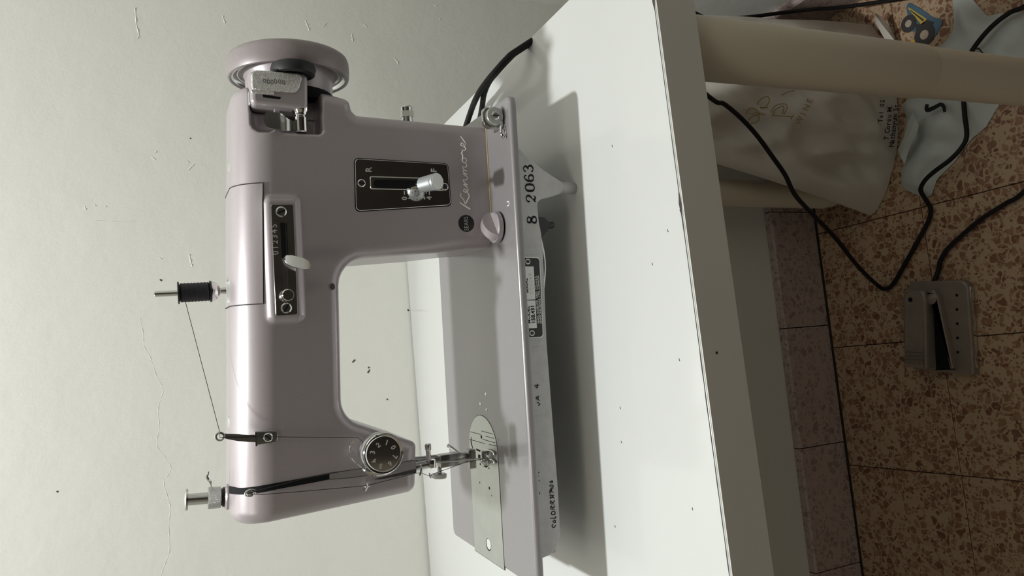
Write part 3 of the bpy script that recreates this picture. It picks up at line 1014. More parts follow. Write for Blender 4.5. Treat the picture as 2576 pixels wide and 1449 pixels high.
for k_ in range(9):
    px_ = 1017 + 7.85 * k_
    a, b = pin(px_, 480, yl), pin(px_, 490 if k_ % 2 == 0 else 487, yl)
    part(MB().box(((a[0] + b[0]) / 2, yl, a[2]), (abs(a[0] - b[0]), .0006, .0006)), 'scale_mark', 'numeral', lp, smooth=0)
# knob of the stitch length lever: threaded stem, cylinder, pale end cap
k0, k1, k2, k3 = pin(1036, 469, yl), pin(1053, 467, yl - .006), pin(1058, 466, yl - .0085), pin(1101, 456, yl - .0255)
axk = k3 - k2
Lk = np.linalg.norm(axk)
kn = part(MB().lathe([(0, .0032), (.0012, .0048), (.0022, .0058), (Lk - .0035, .0063), (Lk - .003, .0059), (Lk - .002, .0059), (Lk - .0018, .0064), (Lk - .0004, .0064), (Lk, .0060)], k2, axk, 36), 'length_lever_knob', 'alu', smooth=30)
part(MB().lathe([(0, .0059), (.0003, .0057)], k3, axk, 30), 'knob_cap', 'white_cap', kn)
part(MB().tube([k0 + YA * .004, k0, k1, k2], [.0018, .002, .0019, .0026], 12), 'lever_stem', 'chrome', kn)

# ---- badge and script
p = pin(1173, 562, YF)
em = part(MB().prism(circle(.0068, 40), (p[0], YF + .0004, p[2]), XA, ZA, NY, .0007, .0002, 1), 'round_badge', 'black', smooth=40)
text(t1 := MB(), 'SEARS', .0052, (p[0] - .0002, YF - .0003, p[2]), XA, ZA, NY, .0001, -.00008, squeeze=.82)
part(t1, 'badge_lettering', 'white_ink', em, smooth=0, kind='stuff')
SCR = [([(-1, -3), (6, 9), (15, 24)], [3.4, 3.0, 2.2]), ([(38, 19), (32, 21), (22, 13), (12, 9), (20, 4), (30, -2), (38, -1)], [1.8, 2, 1.8, 2.2, 3, 2.6, 2]),
       ([(36, -1), (45, 4), (49, 9), (44, 12), (41, 6), (45, 0), (54, 2)], 2.0), ([(54, 2), (61, 11), (59, 0)], 2.2), ([(59, 0), (66, 9), (72, 11), (72, 3), (77, 0), (82, 3)], 2.0),
       ([(82, 3), (88, 11), (86, 0)], 2.2), ([(86, 0), (91, 9), (96, 10), (94, 0)], 2.1), ([(94, 0), (99, 9), (105, 10), (104, 2), (109, 0), (115, 4)], 2.0),
       ([(124, 9), (119, 11), (115, 5), (119, 0), (126, 2), (127, 8), (123, 11), (130, 9), (137, 9)], 2.0), ([(134, 9), (140, 12), (141, 9), (147, 9), (146, 3), (151, 0), (156, 4)], 2.0),
       ([(154, 2), (161, 5), (165, 9), (160, 12), (157, 6), (161, 0), (170, 3), (182, 12)], [2, 2, 2, 2, 2, 2, 2, 1.4])]
p = pin(1180, 525, YF)
mb = MB()
s_ = .000320
for k_, (pts, wd) in enumerate(SCR):
    mb.tube([p + XA * a * s_ + ZA * b * s_ for a, b in catmull(np.array(pts, float), 4)], np.broadcast_to(np.array(wd, float), (len(pts),)) * s_ * .62, 8)
part(mb, 'script_lettering', 'bright_print', smooth=0, kind='stuff')

# ---- top cover lid with its dark outline
lx0, lx1 = .0362, .1220
yz = []
for t_ in np.linspace(0, 1, 30):
    yz.append(t_)
mbl, line = MB(), []


def shell(x, f):
    """point on the arm's upper surface: f = 0 at the front lower lip, f = 1 well over the back"""
    a = math.radians(-12 + 150 * f)
    top = .2045 - .0395 * (x + .118)
    cy, cz = .0007, top - .040
    d = np.array([0, -math.cos(a), math.sin(a)])
    r_ = .02
    for _ in range(60):
        q_ = np.array([x, cy, cz]) + d * r_
        v = body(*[np.array([k_]) for k_ in q_])[0]
        r_ -= v
        if abs(v) < 1e-6:
            break
    return np.array([x, cy, cz]) + d * r_, d


F0 = .245
grid = []
for x in np.linspace(lx0, lx1, 14):
    row = []
    for f in np.linspace(F0, 1, 26):
        q_, d = shell(x, f)
        row.append(q_ + d * .00045)
    grid.append(row)
n_, m_ = len(grid), len(grid[0])
vs = [p for r_ in grid for p in r_]
fs = [(i * m_ + j, i * m_ + j + 1, (i + 1) * m_ + j + 1, (i + 1) * m_ + j) for i in range(n_ - 1) for j in range(m_ - 1)]
lid = part(MB().add(vs, fs), 'top_cover', 'paint', smooth=80)
bd = [grid[0][j] for j in range(m_ - 1, -1, -1)] + [grid[i][0] for i in range(1, n_ - 1)] + [grid[-1][j] for j in range(m_)]
part(MB().tube(bd, .00045, 6), 'cover_seam', 'seam', lid)
# oil holes and cover screws seen edge-on along the top
for x_, yy in ((.1405, -.004), (-.0480, -.002)):
    q_, d = shell(x_, .62)
    part(MB().lathe([(0, .0042), (.0005, .0042), (.0008, .003)], q_ + d * .0, d, 20), 'oil_cap', 'steel')
# small screw in the underside fillet of the arm
q_ = hit(836, 721)
part(MB().lathe([(0, .0024), (.0006, .0024), (.0008, .0018)], q_ - NY * .0003, (0, -.8, -.6), 18), 'arm_screw', 'seam')

# ---- spool pin on the lid
ptop = pin(388, 740, 0.0)
pbase = np.array([.0487, 0, .1995])
pdir = (ptop - pbase) / np.linalg.norm(ptop - pbase)
pinp = part(MB().lathe([(0, .0026), (.0038, .0022), (.0042, .0030), (.0060, .0060), (.0095, .0076), (.0100, .0076), (.0102, .0022), (np.linalg.norm(ptop - pbase) - .0004, .0022), (np.linalg.norm(ptop - pbase), .0017)], pbase, pdir, 24), 'spool_pin', 'chrome')
q0, d0 = shell(.0487, .40)
part(MB().box((.0465, -.022, .1960), (.0150, .0170, .0010), np.array([[1, 0, 0], [0, math.cos(.45), -math.sin(.45)], [0, math.sin(.45), math.cos(.45)]])), 'pin_bracket', 'steel', pinp, smooth=0)

# ---- pressure regulator at the head's top
kc = pin(565, 1250, 0.0)
kt = pin(461, 1258, 0.0)
kd = (kt - kc) / np.linalg.norm(kt - kc)
LK = np.linalg.norm(kt - kc)
pk = part(MB().lathe([(-.004, .0062), (.0006, .0070), (.0014, .0070), (.0016, .0062), (.0030, .0062)], kc, kd, 32), 'pressure_regulator', 'black')
part(MB().lathe([(.0024, .0066), (.0028, .0076), (.0098, .0078), (.0112, .0076), (.0113, .0070)], kc, kd, 40), 'knurled_collar', 'knurl', pk, smooth=30)
part(MB().lathe([(.0110, .0042), (LK - .0030, .0042), (LK - .0030, .0076), (LK - .0016, .0078), (LK - .0008, .0066), (LK, .002)], kc, kd, 32), 'push_button', 'chromer', pk, smooth=30)
wq = [pin(x, y, Y_) for x, y, Y_ in ((535, 1232, -.003), (531, 1222, -.006), (529, 1211, -.010), (524, 1205, -.012), (521, 1198, -.012), (524, 1192, -.012), (525, 1186, -.012))]
part(MB().tube(wq, [.0004, .0006, .0012, .0012, .0006, .0004], 8, 4), 'release_tab', 'chrome', pk)
part(MB().lathe([(-.005, .0095), (-.0012, .0092), (0, .0080)], kc, kd, 32), 'bushing_flange', 'paint', pk)

# ---- take-up slot: dark channel, take-up eye, lower seams
def hp(x, y, off=.0002):
    return hit(x, y) + NY * off


top_pts = [(577, 1222), (590, 1225), (605, 1227), (640, 1224), (700, 1214), (760, 1203), (828, 1190)]
bot_pts = [(577, 1241), (590, 1243), (606, 1244), (640, 1242), (700, 1230), (760, 1219), (828, 1206)]
vs = []
tpp, bpp = catmull(top_pts, 6), catmull(bot_pts, 6)
for a, b in zip(tpp, bpp):
    for f in (0, .5, 1):
        q_ = hit(*(a + (b - a) * f))
        g_ = grad(body, q_[None, :])[0]
        vs.append(q_ + g_ / np.linalg.norm(g_) * .0004)
fs = [(i * 3 + j, i * 3 + j + 1, i * 3 + j + 4, i * 3 + j + 3) for i in range(len(tpp) - 1) for j in (0, 1)]
ts_ = part(MB().add(vs, fs), 'take_up_slot', 'void', smooth=0)
vs = []
for a, b in zip([(828, 1190), (900, 1180), (980, 1168), (1046, 1157)], [(828, 1206), (900, 1199), (980, 1190), (1046, 1181)]):
    for f in (0, .5, 1):
        vs.append(hp(a[0] + (b[0] - a[0]) * f, a[1] + (b[1] - a[1]) * f, .0002))
fs = [(i * 3 + j, i * 3 + j + 1, i * 3 + j + 4, i * 3 + j + 3) for i in range(3) for j in (0, 1)]
part(MB().add(vs, fs), 'face_strip', 'bedpaint', ts_, smooth=0)
for L_ in ([(828, 1190), (900, 1180), (980, 1168), (1046, 1157)], [(828, 1206), (880, 1202), (923, 1196)], [(828, 1190), (828, 1206)]):
    part(MB().tube([hp(x, y, .0001) for x, y in L_], .00025, 6), 'faceplate_seam', 'seam', ts_)
part(MB().add([hp(x, y, .0003) for x, y in ((938, 1206), (990, 1193), (1047, 1179), (1047, 1189), (1000, 1198), (955, 1206))], [(0, 1, 4, 5), (1, 2, 3, 4)]), 'needle_bar_groove', 'seam', ts_, smooth=0)
e0 = pin(630, 1240, -.049)
part(MB().tube([e0 + np.array([math.cos(a) * .0018, math.sin(a) * -.0008, math.sin(a) * .0032]) for a in np.linspace(0, 2 * math.pi, 17)], .0009, 8), 'take_up_eye', 'chrome')
e1 = pin(922, 1222, -.047)
hk = part(MB().tube([e1 + np.array(k_) for k_ in ((-.0028, .003, .0015), (-.003, -.001, .0012), (0, -.003, .0004), (.0026, -.001, -.0002), (.003, .003, -.001))], .0007, 8, 4), 'thread_hook', 'chrome')
part(MB().tube([e1 + np.array(k_) for k_ in ((0, .002, .003), (0, -.002, .002), (0, -.003, -.001), (.0005, .002, -.004))], .0006, 8, 3), 'hook_wire', 'chrome', hk)

# ---- upper thread guide
gA, gB, gC = pin(553, 1097, -.044), pin(646, 1106, -.0475), pin(697, 1100, -.0445)
ga = MB()
rows = []
for x_, y_, hw_ in ((562, 1096, .0015), (572, 1098, .0018), (600, 1101, .0024), (625, 1103, .0024), (645, 1103, .0026)):
    c0 = pin(x_, y_, -.0500)
    rows.append([c0 + XA * hw_, c0 - XA * hw_, c0 - XA * hw_ + YA * .0009, c0 + XA * hw_ + YA * .0009])
tg = part(ga.loft(rows), 'thread_guide', 'chromer', smooth=30)
c0 = pin(553, 1098, -.0500)
part(MB().tube([c0 + np.array([math.cos(a) * .0025, 0, math.sin(a) * .0025]) for a in np.linspace(0, 2 * math.pi, 21)], .00085, 8), 'guide_eye', 'chrome', tg)
c1_, c2_ = pin(652, 1100, YF), pin(684, 1100, YF)
pl = rpoly([(c1_[0] - .0052, c1_[2] + .0030), (c1_[0] + .0046, c1_[2] + .0030), (c2_[0] + .0048, c2_[2] - .0040), (c2_[0] - .0040, c2_[2] - .0040)], [.0006, .0006, .0040, .0040])
part(MB().prism(pl, (0, YF + .0003, 0), XA, ZA, NY, .0020, .0006, 2), 'guide_plate', 'chromer', tg)
part(MB().box((c1_[0] - .0002, -.0475, c1_[2] + .0028), (.0096, .0060, .0012)), 'guide_step', 'chrome', tg, smooth=0)
screw(674, 1100, YF - .0015, .0032, tg, .8, h=.0014)

# ---- tension dial
fc = pin(965.6, 1141.5, -.0668)
dx, dz = fc[0], fc[2]
O = (dx, 0, dz)
td = part(MB().lathe([(.0432, .0100), (.0455, .0100), (.0457, .0118), (.0500, .0122)], O, NY, 48), 'tension_dial', 'chromer', smooth=30)
for a_, r_ in ((.0502, .0118), (.0520, .0118)):
    part(MB().lathe([(a_, .006), (a_, r_), (a_ + .0008, r_ + .0003), (a_ + .0011, r_ - .0003), (a_ + .0011, .006)], O, NY, 48), 'tension_disc', 'chrome', td)
part(MB().lathe([(.0542, .008), (.0542, .0138), (.0550, .0143), (.0610, .0146), (.0618, .0142)], O, NY, 72), 'knurled_rim', 'knurl', td, smooth=30)
part(MB().lathe([(.0618, .0140), (.0640, .0146), (.0660, .0146), (.0668, .0140), (.0666, .0128), (.0662, .0122), (.0662, .0001)], O, NY, 72), 'dial_face', 'chrome', td, smooth=30)
for k_, (c_, x_, y_) in enumerate((('3', 938, 1138), ('2', 952, 1120), ('1', 973, 1114), ('0', 989, 1126), ('7', 993, 1149), ('6', 981, 1166), ('5', 958, 1172), ('4', 942, 1160))):
    q_ = pin(x_, y_, -.0664)
    ang = math.atan2(q_[2] - dz, q_[0] - dx) - math.pi / 2
    r_ = np.array([math.cos(ang), 0, math.sin(ang)])
    u_ = np.array([-math.sin(ang), 0, math.cos(ang)])
    part(text(MB(), c_, .0050, (q_[0], -.0663, q_[2]), r_, u_, NY, .0003, .0001), 'numeral', 'numeral', td, smooth=0)
part(MB().tube([(dx + .0105 * math.cos(a), -.0455 - .001 * k_ * 0, dz + .0105 * math.sin(a)) for k_, a in enumerate(np.linspace(.4, 2.6, 10))], .0006, 6), 'check_spring', 'steel', td)
part(MB().tube([(dx + .0160 * math.cos(a), -.049 - .0006 * i_, dz + .0160 * math.sin(a)) for i_, a in enumerate(np.linspace(2.3, 4.0, 12))], [.0008] + [.0022] * 6 + [.0006], 8), 'thread_guard', 'chrome', td)
part(MB().tube([(dx - .002, -.0445, dz + .0195), (dx + .004, -.0500, dz + .0205), (dx + .0095, -.0515, dz + .0175)], .0006, 8, 4), 'guard_wire', 'chrome', td)
part(MB().tube([(dx - .0015, -.0445, dz + .0195), (dx - .0055, -.0500, dz + .0175), (dx - .0120, -.0520, dz + .0110)], .0005, 8, 4), 'guard_wire', 'chrome', td)

# ---- needle bar, clamp, presser bar and foot
def rod(a, b, r, name, m, parent=None, seg=16):
    a, b = np.array(a, float), np.array(b, float)
    L_ = np.linalg.norm(b - a)
    return part(MB().lathe([(0, r), (L_ - r * .15, r), (L_, r * .85)], a, b - a, seg), name, m, parent)


nb = rod(pin(1040, 1176, -.006), pin(1093, 1164, -.006), .0034, 'needle_bar', 'nickel')
q_ = pin(1086, 1166, -.008)
part(MB().box(q_, (.0068, .0075, .0060)), 'needle_clamp', 'chrome', nb, bevel=.0008)
rod(pin(1079, 1160, -.008), pin(1076, 1128, -.008), .0020, 'clamp_screw', 'chrome', nb)
part(MB().lathe([(0, .0021), (.001, .0026), (.0045, .0026), (.0055, .002)], pin(1077, 1133, -.008), XA, 16), 'clamp_screw_head', 'chromer', nb)
part(MB().tube([pin(1080, 1190, -.010), pin(1082, 1200, -.011), pin(1087, 1201, -.011), pin(1085, 1194, -.011)], .0006, 8, 4), 'needle_thread_guide', 'chrome', nb)
part(MB().tube([pin(1058, 1168, -.012), pin(1060, 1180, -.012), pin(1056, 1196, -.012)], .0008, 8, 3), 'bar_thread_guide', 'chrome', nb)
rod(pin(1095, 1164, -.005), pin(1228, 1152, -.012), .0006, 'needle', 'steel', nb, 8)
prb = rod(pin(1040, 1160, .008), pin(1112, 1153, .008), .0036, 'presser_bar', 'nickel')
sh = MB()
rows = []
for x_, y_, w_, d_ in ((1102, 1160, .0044, .004), (1104, 1160, .0052, .005), (1154, 1152, .0050, .005), (1160, 1151, .0036, .0038), (1172, 1150, .0036, .0034), (1186, 1148, .0036, .003)):
    c0 = pin(x_, y_, -.001)
    rows.append([c0 + XA * w_ + NY * d_, c0 - XA * w_ + NY * d_, c0 - XA * w_ - NY * d_, c0 + XA * w_ - NY * d_])
pf = part(sh.loft(rows), 'presser_foot', 'nickel', smooth=30, bevel=.0006)
a_, b_ = pin(1106, 1175, -.002), pin(1106, 1196, -.002)
rod(a_, b_ - XA * .001, .0018, 'thumb_screw_shaft', 'nickel', pf)
part(MB().lathe([(-.0016, .0052), (-.001, .0058), (.0016, .0058), (.0022, .0052)], b_, -XA + ZA * .05, 32), 'thumb_screw_head', 'knurl', pf, smooth=30)
c0 = pin(1183, 1154, -.004)
part(MB().box(c0 + ZA * -.001, (.0160, .0070, .0065)), 'hinge_block', 'nickel', pf, bevel=.0012)
c1_ = pin(1196, 1154, -.010)
part(MB().box((c0[0], c0[1] - .0055, .0042), (.0125, .006, .0040)), 'hinge_front', 'chrome', pf, bevel=.0008)
for sx in (-1, 1):
    part(MB().prism(rpoly([(-.0018, 0), (.0018, 0), (.0022, .013), (.0010, .0185), (-.0010, .0185), (-.0018, .013)], .0006), (c0[0] + sx * .0034 + .002, c0[1] - .004, .0014), XA, NY, ZA, .0014, .0004, 1), 'foot_toe', 'chrome', pf)
part(MB().box((c0[0] - .003, c0[1] - .0092, .0048), (.0018, .0085, .0052)), 'foot_bridge', 'white_cap', pf, bevel=.0004)
part(MB().tube([(c0[0] - .001, c0[1] - .013, .004), (c0[0] - .0055, c0[1] - .0135, .0035), (c0[0] - .0075, c0[1] - .0110, .0040)], .0006, 8, 3), 'foot_spring', 'chrome', pf)
fw = [pin(1126, 1121, .022), pin(1133, 1124, .020), pin(1150, 1136, .014), pin(1166, 1146, .008)]
part(MB().tube(fw, [.0016, .0012, .0009, .0009], 8, 4), 'foot_lifter', 'chrome')

# ---- slide plate in the bed
plp = [(-.1860, -.0300), (-.1860, .0330), (-.0985, .0323)]
for a in np.linspace(math.pi / 2, -math.pi / 2, 22):
    plp.append((-.0935 + .0285 * math.cos(a) * 1.0, .0012 + .0310 * math.sin(a)))
plp.append((-.0985, -.0298))
mb = MB().prism(plp[::-1], (0, 0, -.0006), XA, YA, ZA, .0009)
npd = part(mb, 'needle_plate', 'steel', smooth=0)
part(MB().prism([(x * 1.0, y) for x, y in inset(plp[::-1], -.0005)], (0, 0, -.0006), XA, YA, ZA, .00075), 'plate_gap', 'seam', npd, smooth=0)


def slot(pts, name, m='void', z=.0003):
    P3 = [at(x, y, 2, z) for x, y in pts]
    return part(MB().prism([(p[0], p[1]) for p in P3], (0, 0, z), XA, YA, ZA, .0001), name, m, npd, smooth=0)


slot([(1197, 1128), (1228, 1140), (1229, 1146), (1199, 1133)], 'feed_slot')
slot([(1207, 1165), (1230, 1173), (1231, 1180), (1207, 1169)], 'feed_slot')
slot([(1203, 1143), (1222, 1148), (1222, 1162), (1203, 1157)], 'feed_slot')
for a_, b_ in (((1183, 1086), (1209, 1093)), ((1181, 1105), (1220, 1116)), ((1211, 1084), (1240, 1092)), ((1222, 1097), (1243, 1103)), ((1214, 1105), (1246, 1114)), ((1230, 1118), (1250, 1122)), ((1230, 1157), (1250, 1163))):
    p_, q_ = at(*a_, 2, .0003), at(*b_, 2, .0003)
    part(MB().ribbon([(p_[0], p_[1]), ((p_[0] + q_[0]) / 2, (p_[1] + q_[1]) / 2), (q_[0], q_[1])], .0005, (0, 0, .0003), XA, YA, ZA, t=.0001), 'seam_guide_line', 'seam', npd, smooth=0)
for x_, y_, r_ in ((1211, 1099, .0016), (1231, 1228, .0012), (1207, 1214, .0008), (1237, 1247, .0006)):
    p_ = at(x_, y_, 2, .0003)
    part(MB().prism(circle(r_, 14), (p_[0], p_[1], .0003), XA, YA, ZA, .0001), 'plate_hole', 'void', npd, smooth=0)
p_ = at(1229, 1370, 2, .0003)
part(MB().prism(circle(.0052, 24), (p_[0], p_[1], .0003), XA, YA, ZA, .0001), 'finger_hole', 'void', npd, smooth=0)
part(MB().prism(circle(.0045, 24), (p_[0] + .0006, p_[1] - .0008, .0004), XA, YA, ZA, .0001), 'finger_dimple', 'white_cap', npd, smooth=0)
p_ = at(1187, 1113, 2, .0003)
part(MB().ribbon([(p_[0] + .005, p_[1] + .0005), (p_[0], p_[1] + .0016), (p_[0] - .005, p_[1] - .0015)], [.0006, .0022, .0012], (0, 0, .0003), XA, YA, ZA, 4, .0001), 'crescent_notch', 'void', npd, smooth=0)
for x_, y_ in ((1222, 991), (1208, 1016), (1224, 1031)):
    p_ = at(x_, y_, 2, 0)
    part(MB().lathe([(0, .0018), (.0006, .0015), (.0009, .0007)], (p_[0], p_[1], -.0003), ZA, 14), 'bed_hole_plug', 'chromer')

# ---- drop-feed knob, and bobbin tension bracket on the bed
p_ = at(1256, 572, 2, .0)
kx, ky = p_[0], p_[1]
df = part(MB().lathe([(0, .0122), (.0036, .0122), (.0046, .0112), (.0048, .001)], (kx, ky, .0016), ZA, 40), 'drop_feed_knob', 'paint')
pts, th_ = [], math.radians(35)
part(MB().lathe([(0, .0108), (.0018, .0108)], (kx, ky, 0), ZA, 32), 'dark_gap_shaft', 'void', df, smooth=30)  # wide black shaft, puts the gap's shade under the knob into colour
fin = []
for a in np.linspace(0, math.pi, 14):
    fin.append((.0118 * math.cos(a), .0040 + .0095 * math.sin(a)))
cr_, sr_ = np.array([math.cos(th_), math.sin(th_), 0]), np.array([-math.sin(th_), math.cos(th_), 0])
part(MB().prism(fin, np.array([kx, ky, .0016]) - sr_ * .0045, cr_, ZA, sr_, .0090, .0030, 3), 'knob_grip', 'paint', df, smooth=60)
p_ = at(1279, 512, 2, 0)
part(text(MB(), 'U', .0062, (p_[0], p_[1], .0001), XA, YA, ZA, .0001, .0002), 'bed_letter', 'white_ink', smooth=0)
yb = -.078
bc = at(1243, 293, 1, yb)
bt = part(MB().prism(rpoly([(bc[0] - .0092, bc[2] + .0090), (bc[0] + .0072, bc[2] + .0090), (bc[0] + .0072, .0002), (bc[0] - .0070, .0002), (bc[0] - .0092, bc[2] - .003)], [.006, .004, .001, .001, .005]), (0, yb + .004, 0), XA, ZA, NY, .004, .001, 2), 'bobbin_tension', 'chromer')
part(MB().lathe([(0, .0070), (.0016, .0070), (.0022, .0064)], (bc[0], yb, bc[2]), NY, 36), 'tension_washer', 'steel', bt)
part(MB().lathe([(0, .0034), (.0026, .0034), (.0034, .0022)], (bc[0], yb, bc[2]), NY, 24), 'tension_screw', 'chromer', bt)
part(MB().box((bc[0], yb - .0034, bc[2]), (.0006, .0004, .0050)), 'screw_slot', 'void', bt, smooth=0)
part(MB().tube([(bc[0] - .008, yb - .002, .0035), (bc[0] - .0135, yb - .003, .0045), (bc[0] - .0165, yb - .003, .0022), (bc[0] - .0135, yb - .003, .0004), (bc[0] - .0085, yb - .002, .0010)], .0011, 8, 4), 'tension_loop', 'chrome', bt)
part(MB().box((bc[0] + .0, yb + .010, .0006), (.016, .016, .0012)), 'bracket_foot', 'chromer', bt, smooth=0, bevel=.0004)
# gasket line where the pillar meets the bed
gl = [(x, z) for x, z in ((.1722, -.0438), (.13, -.0440), (.0895, -.0440), (.0830, -.0412), (.0782, -.0345), (.0757, -.024), (.0752, .0), (.0765, .04))]
part(MB().tube([(x, y, .0003) for x, y in gl], .00055, 6, 3), 'pillar_gasket', 'cream')
# oil nipple on the pillar's side
q_ = pin(1022, 297, 0.0)
on_ = part(MB().lathe([(-.006, .0050), (.0055, .0050), (.0056, .0046), (.0120, .0046)], (q_[0] - .0075, 0, q_[2] - .001), (1, 0, .02), 24), 'lamp_socket_stub', 'chromer', smooth=30)
part(MB().lathe([(.0078, .0050), (.0080, .0056), (.0128, .0056), (.0130, .0050)], (q_[0] - .0075, 0, q_[2] - .001), (1, 0, .02), 6), 'hex_nut', 'chrome', on_, smooth=20)
part(MB().lathe([(.0130, .0046), (.0160, .0050), (.0172, .0044), (.0172, .001)], (q_[0] - .0075, 0, q_[2] - .001), (1, 0, .02), 24), 'stub_end', 'chromer', on_, smooth=30)
# motor behind the pillar (only a sliver shows above the shoulder)
part(MB().lathe([(0, .010), (0, .022), (.003, .026), (.085, .026), (.088, .022), (.088, .010)], (.184, .072, .088), -XA, 32), 'motor', 'black')

# ================================================================== thread and spool
tb0 = np.array([0, 0, ZB])
S = pbase + pdir * .0102
sl = np.linalg.norm(pin(447, 740, 0) - S)
spool = thing('thread_spool', 'black plastic spool wound with black thread on the chrome spool pin', 'thread spool', tuple(S + tb0))
MB().lathe([(0, .0026), (0, .0079), (.0011, .0079), (.0013, .0060), (sl - .0013, .0060), (sl - .0011, .0081), (sl, .0081), (sl, .0026)], (0, 0, 0), pdir, 32).build('spool_core', 'black', spool, smooth=30)
prof = [(.0014, .005)] + [(.0014 + (sl - .0029) * k_ / 24, .0069 + .00025 * math.sin(k_ * 2.3) - (.0004 if k_ in (0, 24) else 0)) for k_ in range(25)] + [(sl - .0014, .005)]
MB().lathe(prof, (0, 0, 0), pdir, 32).build('wound_thread', 'spoolthread', spool, smooth=60)
side = S + pdir * (sl * .78) + np.array([-.0071, -.001, 0])
tp = [side, pin(552, 1084, -.046), pin(553, 1100, -.0508), pin(600, 1101, -.0512), pin(650, 1099, -.0512), pin(700, 1099, -.050), pin(800, 1100, -.0490), pin(900, 1101, -.0500), pin(912, 1110, -.0515),
      pin(906, 1140, -.0525), pin(914, 1158, -.0525), pin(912, 1178, -.052), pin(850, 1188, -.048), pin(760, 1205, -.047), pin(640, 1236, -.0500), pin(632, 1243, -.0500), pin(660, 1244, -.0480), pin(760, 1236, -.0470), pin(921, 1222, -.0500), pin(985, 1206, -.0462), pin(1046, 1190, -.0445), pin(1060, 1190, -.013), pin(1078, 1197, -.011), pin(1090, 1192, -.010), pin(1130, 1178, -.011), pin(1165, 1165, -.012), pin(1200, 1158, -.0125), pin(1222, 1153, -.0125)]
tag(MB().tube([p_ + tb0 for p_ in tp], .00022, 6).build('sewing_thread', 'thread'), 'black thread running from the spool through guides and tension dial to needle', 'thread')

# ================================================================== cords
zt = TT
c1p = [(.10, .120, zt + .05), (.16, .128, zt + .030)] + [tuple(at(x, y, 2, h) + tb0) for x, y, h in ((1178, 300, -.044), (1200, 243, -.038), (1225, 205, -.035), (1246, 180, -.034), (1275, 148, -.038), (1300, 128, -.046))] + [(.2715, -.020, zt - .022), (.277, -.022, zt - .045), (.300, -.02, zt - .11), (.36, .05, zt - .2), (.43, .19, zt - .30)]
c1p += [tuple(at(x, y, 0, X_) + tb0) for x, y, X_ in ((1790, 51, .452), (1850, 46, .456), (1900, 41, .460), (1960, 33, .464), (2040, 24, .468), (2085, 21, .470), (2130, 17, .470), (2190, 8, .468), (2260, -2, .464), (2330, -14, .460))]
cord1 = MB().tube(c1p, .0029, 10, 8).build('power_cord', 'cord')
tag(cord1, 'black cord dropping off the table beside the right wall down to the skirting', 'cord', 'black machine cords')
c2p = [(.10, .125, zt + .03), (.165, .112, zt + .014)] + [tuple(at(x, y, 2, h) + tb0) for x, y, h in ((1210, 285, -.050), (1217, 240, -.044), (1230, 207, -.040), (1250, 181, -.038), (1280, 148, -.042), (1304, 128, -.050))]
c2p += [(.2705, -.013, zt - .022), (.274, -.015, zt - .045), (.288, -.015, zt - .10)]
c2p += [tuple(at(x, y, 1, Y_) + tb0) for x, y, Y_ in ((1783, 243, .10), (1822, 262, .11), (1865, 298, .12), (1905, 342, .13), (1945, 397, .14), (1975, 440, .15), (2000, 490, .155), (2045, 540, .17), (2100, 597, .19), (2160, 672, .215))]
fz = .0040
c2p += [tuple(at(x, y, 2, h - ZB) + tb0) for x, y, h in ((2208, 718, .010), (2226, 727, fz), (2246, 715, fz), (2276, 665, fz), (2312, 600, fz), (2336, 555, fz), (2341, 525, fz), (2327, 500, fz + .006), (2316, 478, .022), (2326, 455, .027), (2350, 432, .027), (2390, 402, .026), (2420, 370, .022), (2432, 340, .020), (2427, 290, .022), (2424, 240, .022), (2427, 180, .024), (2440, 138, .026), (2465, 100, .027), (2500, 62, .026), (2540, 32, .020), (2590, 5, .010))]
c2p += [(.43, -.06, .0045), (.47, -.2, .0045)]
cord2 = MB().tube(c2p, [.0027, .0027, .003, .0032, .0032, .0032, .0032], 10, 8).build('power_cord', 'cord')
tag(cord2, 'black cord looping under the table to a sharp bend and back over the grey bag', 'cord', 'black machine cords')

# ================================================================== foot pedal
pc = [at(2290, 705, 2, -ZB), at(2445, 700, 2, -ZB), at(2460, 942, 2, -ZB), at(2305, 940, 2, -ZB)]
cen = sum(pc) / 4
pr_ = (pc[0] + pc[1] - pc[2] - pc[3])[:2]
pr_ /= np.linalg.norm(pr_)
PRX = np.array([pr_[0], pr_[1], 0])
PRY = np.array([-pr_[1], pr_[0], 0])
pd = thing('foot_pedal', 'brown grey metal foot pedal with black cord on the terrazzo floor', 'foot pedal', (cen[0], cen[1], 0))
# long axis runs along local x (right), y goes away from the viewer
O = np.zeros(3)
W2, D2 = .068, .045
MB().prism(rpoly([(-W2, -D2 - .006), (W2, -D2 - .006), (W2 + .001, D2), (-W2 + .003, D2)], [.006, .014, .012, .005]), O, PRX, PRY, ZA, .013, .003, 3).build('pedal_base', 'pedal', pd, smooth=50)
tr = MB()
rings = []
poly = rpoly([(-W2 + .005, .005), (W2 - .030, .003), (W2 - .012, .006), (W2 - .012, D2 - .003), (-W2 + .010, D2 - .003)], [.003, .004, .008, .012, .006])
for zz, off, lift in ((.008, 0, 0), (.024, 0, .4), (.0295, .0006, .7), (.0315, .002, 1), (.032, .004, 1)):
    pp = inset(poly, off) if off else poly
    rings.append([PRX * x + PRY * y + ZA * (zz + lift * .008 * (x + W2) / (2 * W2) * -1 + .004 * lift) for x, y in pp])
tr.loft(rings).build('treadle', 'pedal', pd, smooth=50)
MB().prism(rpoly([(-W2 + .010, -.0290), (W2 - .024, -.0130), (W2 - .012, -.0060), (W2 - .013, .004), (W2 - .018, .004), (W2 - .020, -.0040), (W2 - .026, -.0085), (-W2 + .008, -.0240)], .0015), ZA * .012, PRX, PRY, ZA, .013, .002, 2).build('hinge_rail', 'pedal', pd, smooth=50)
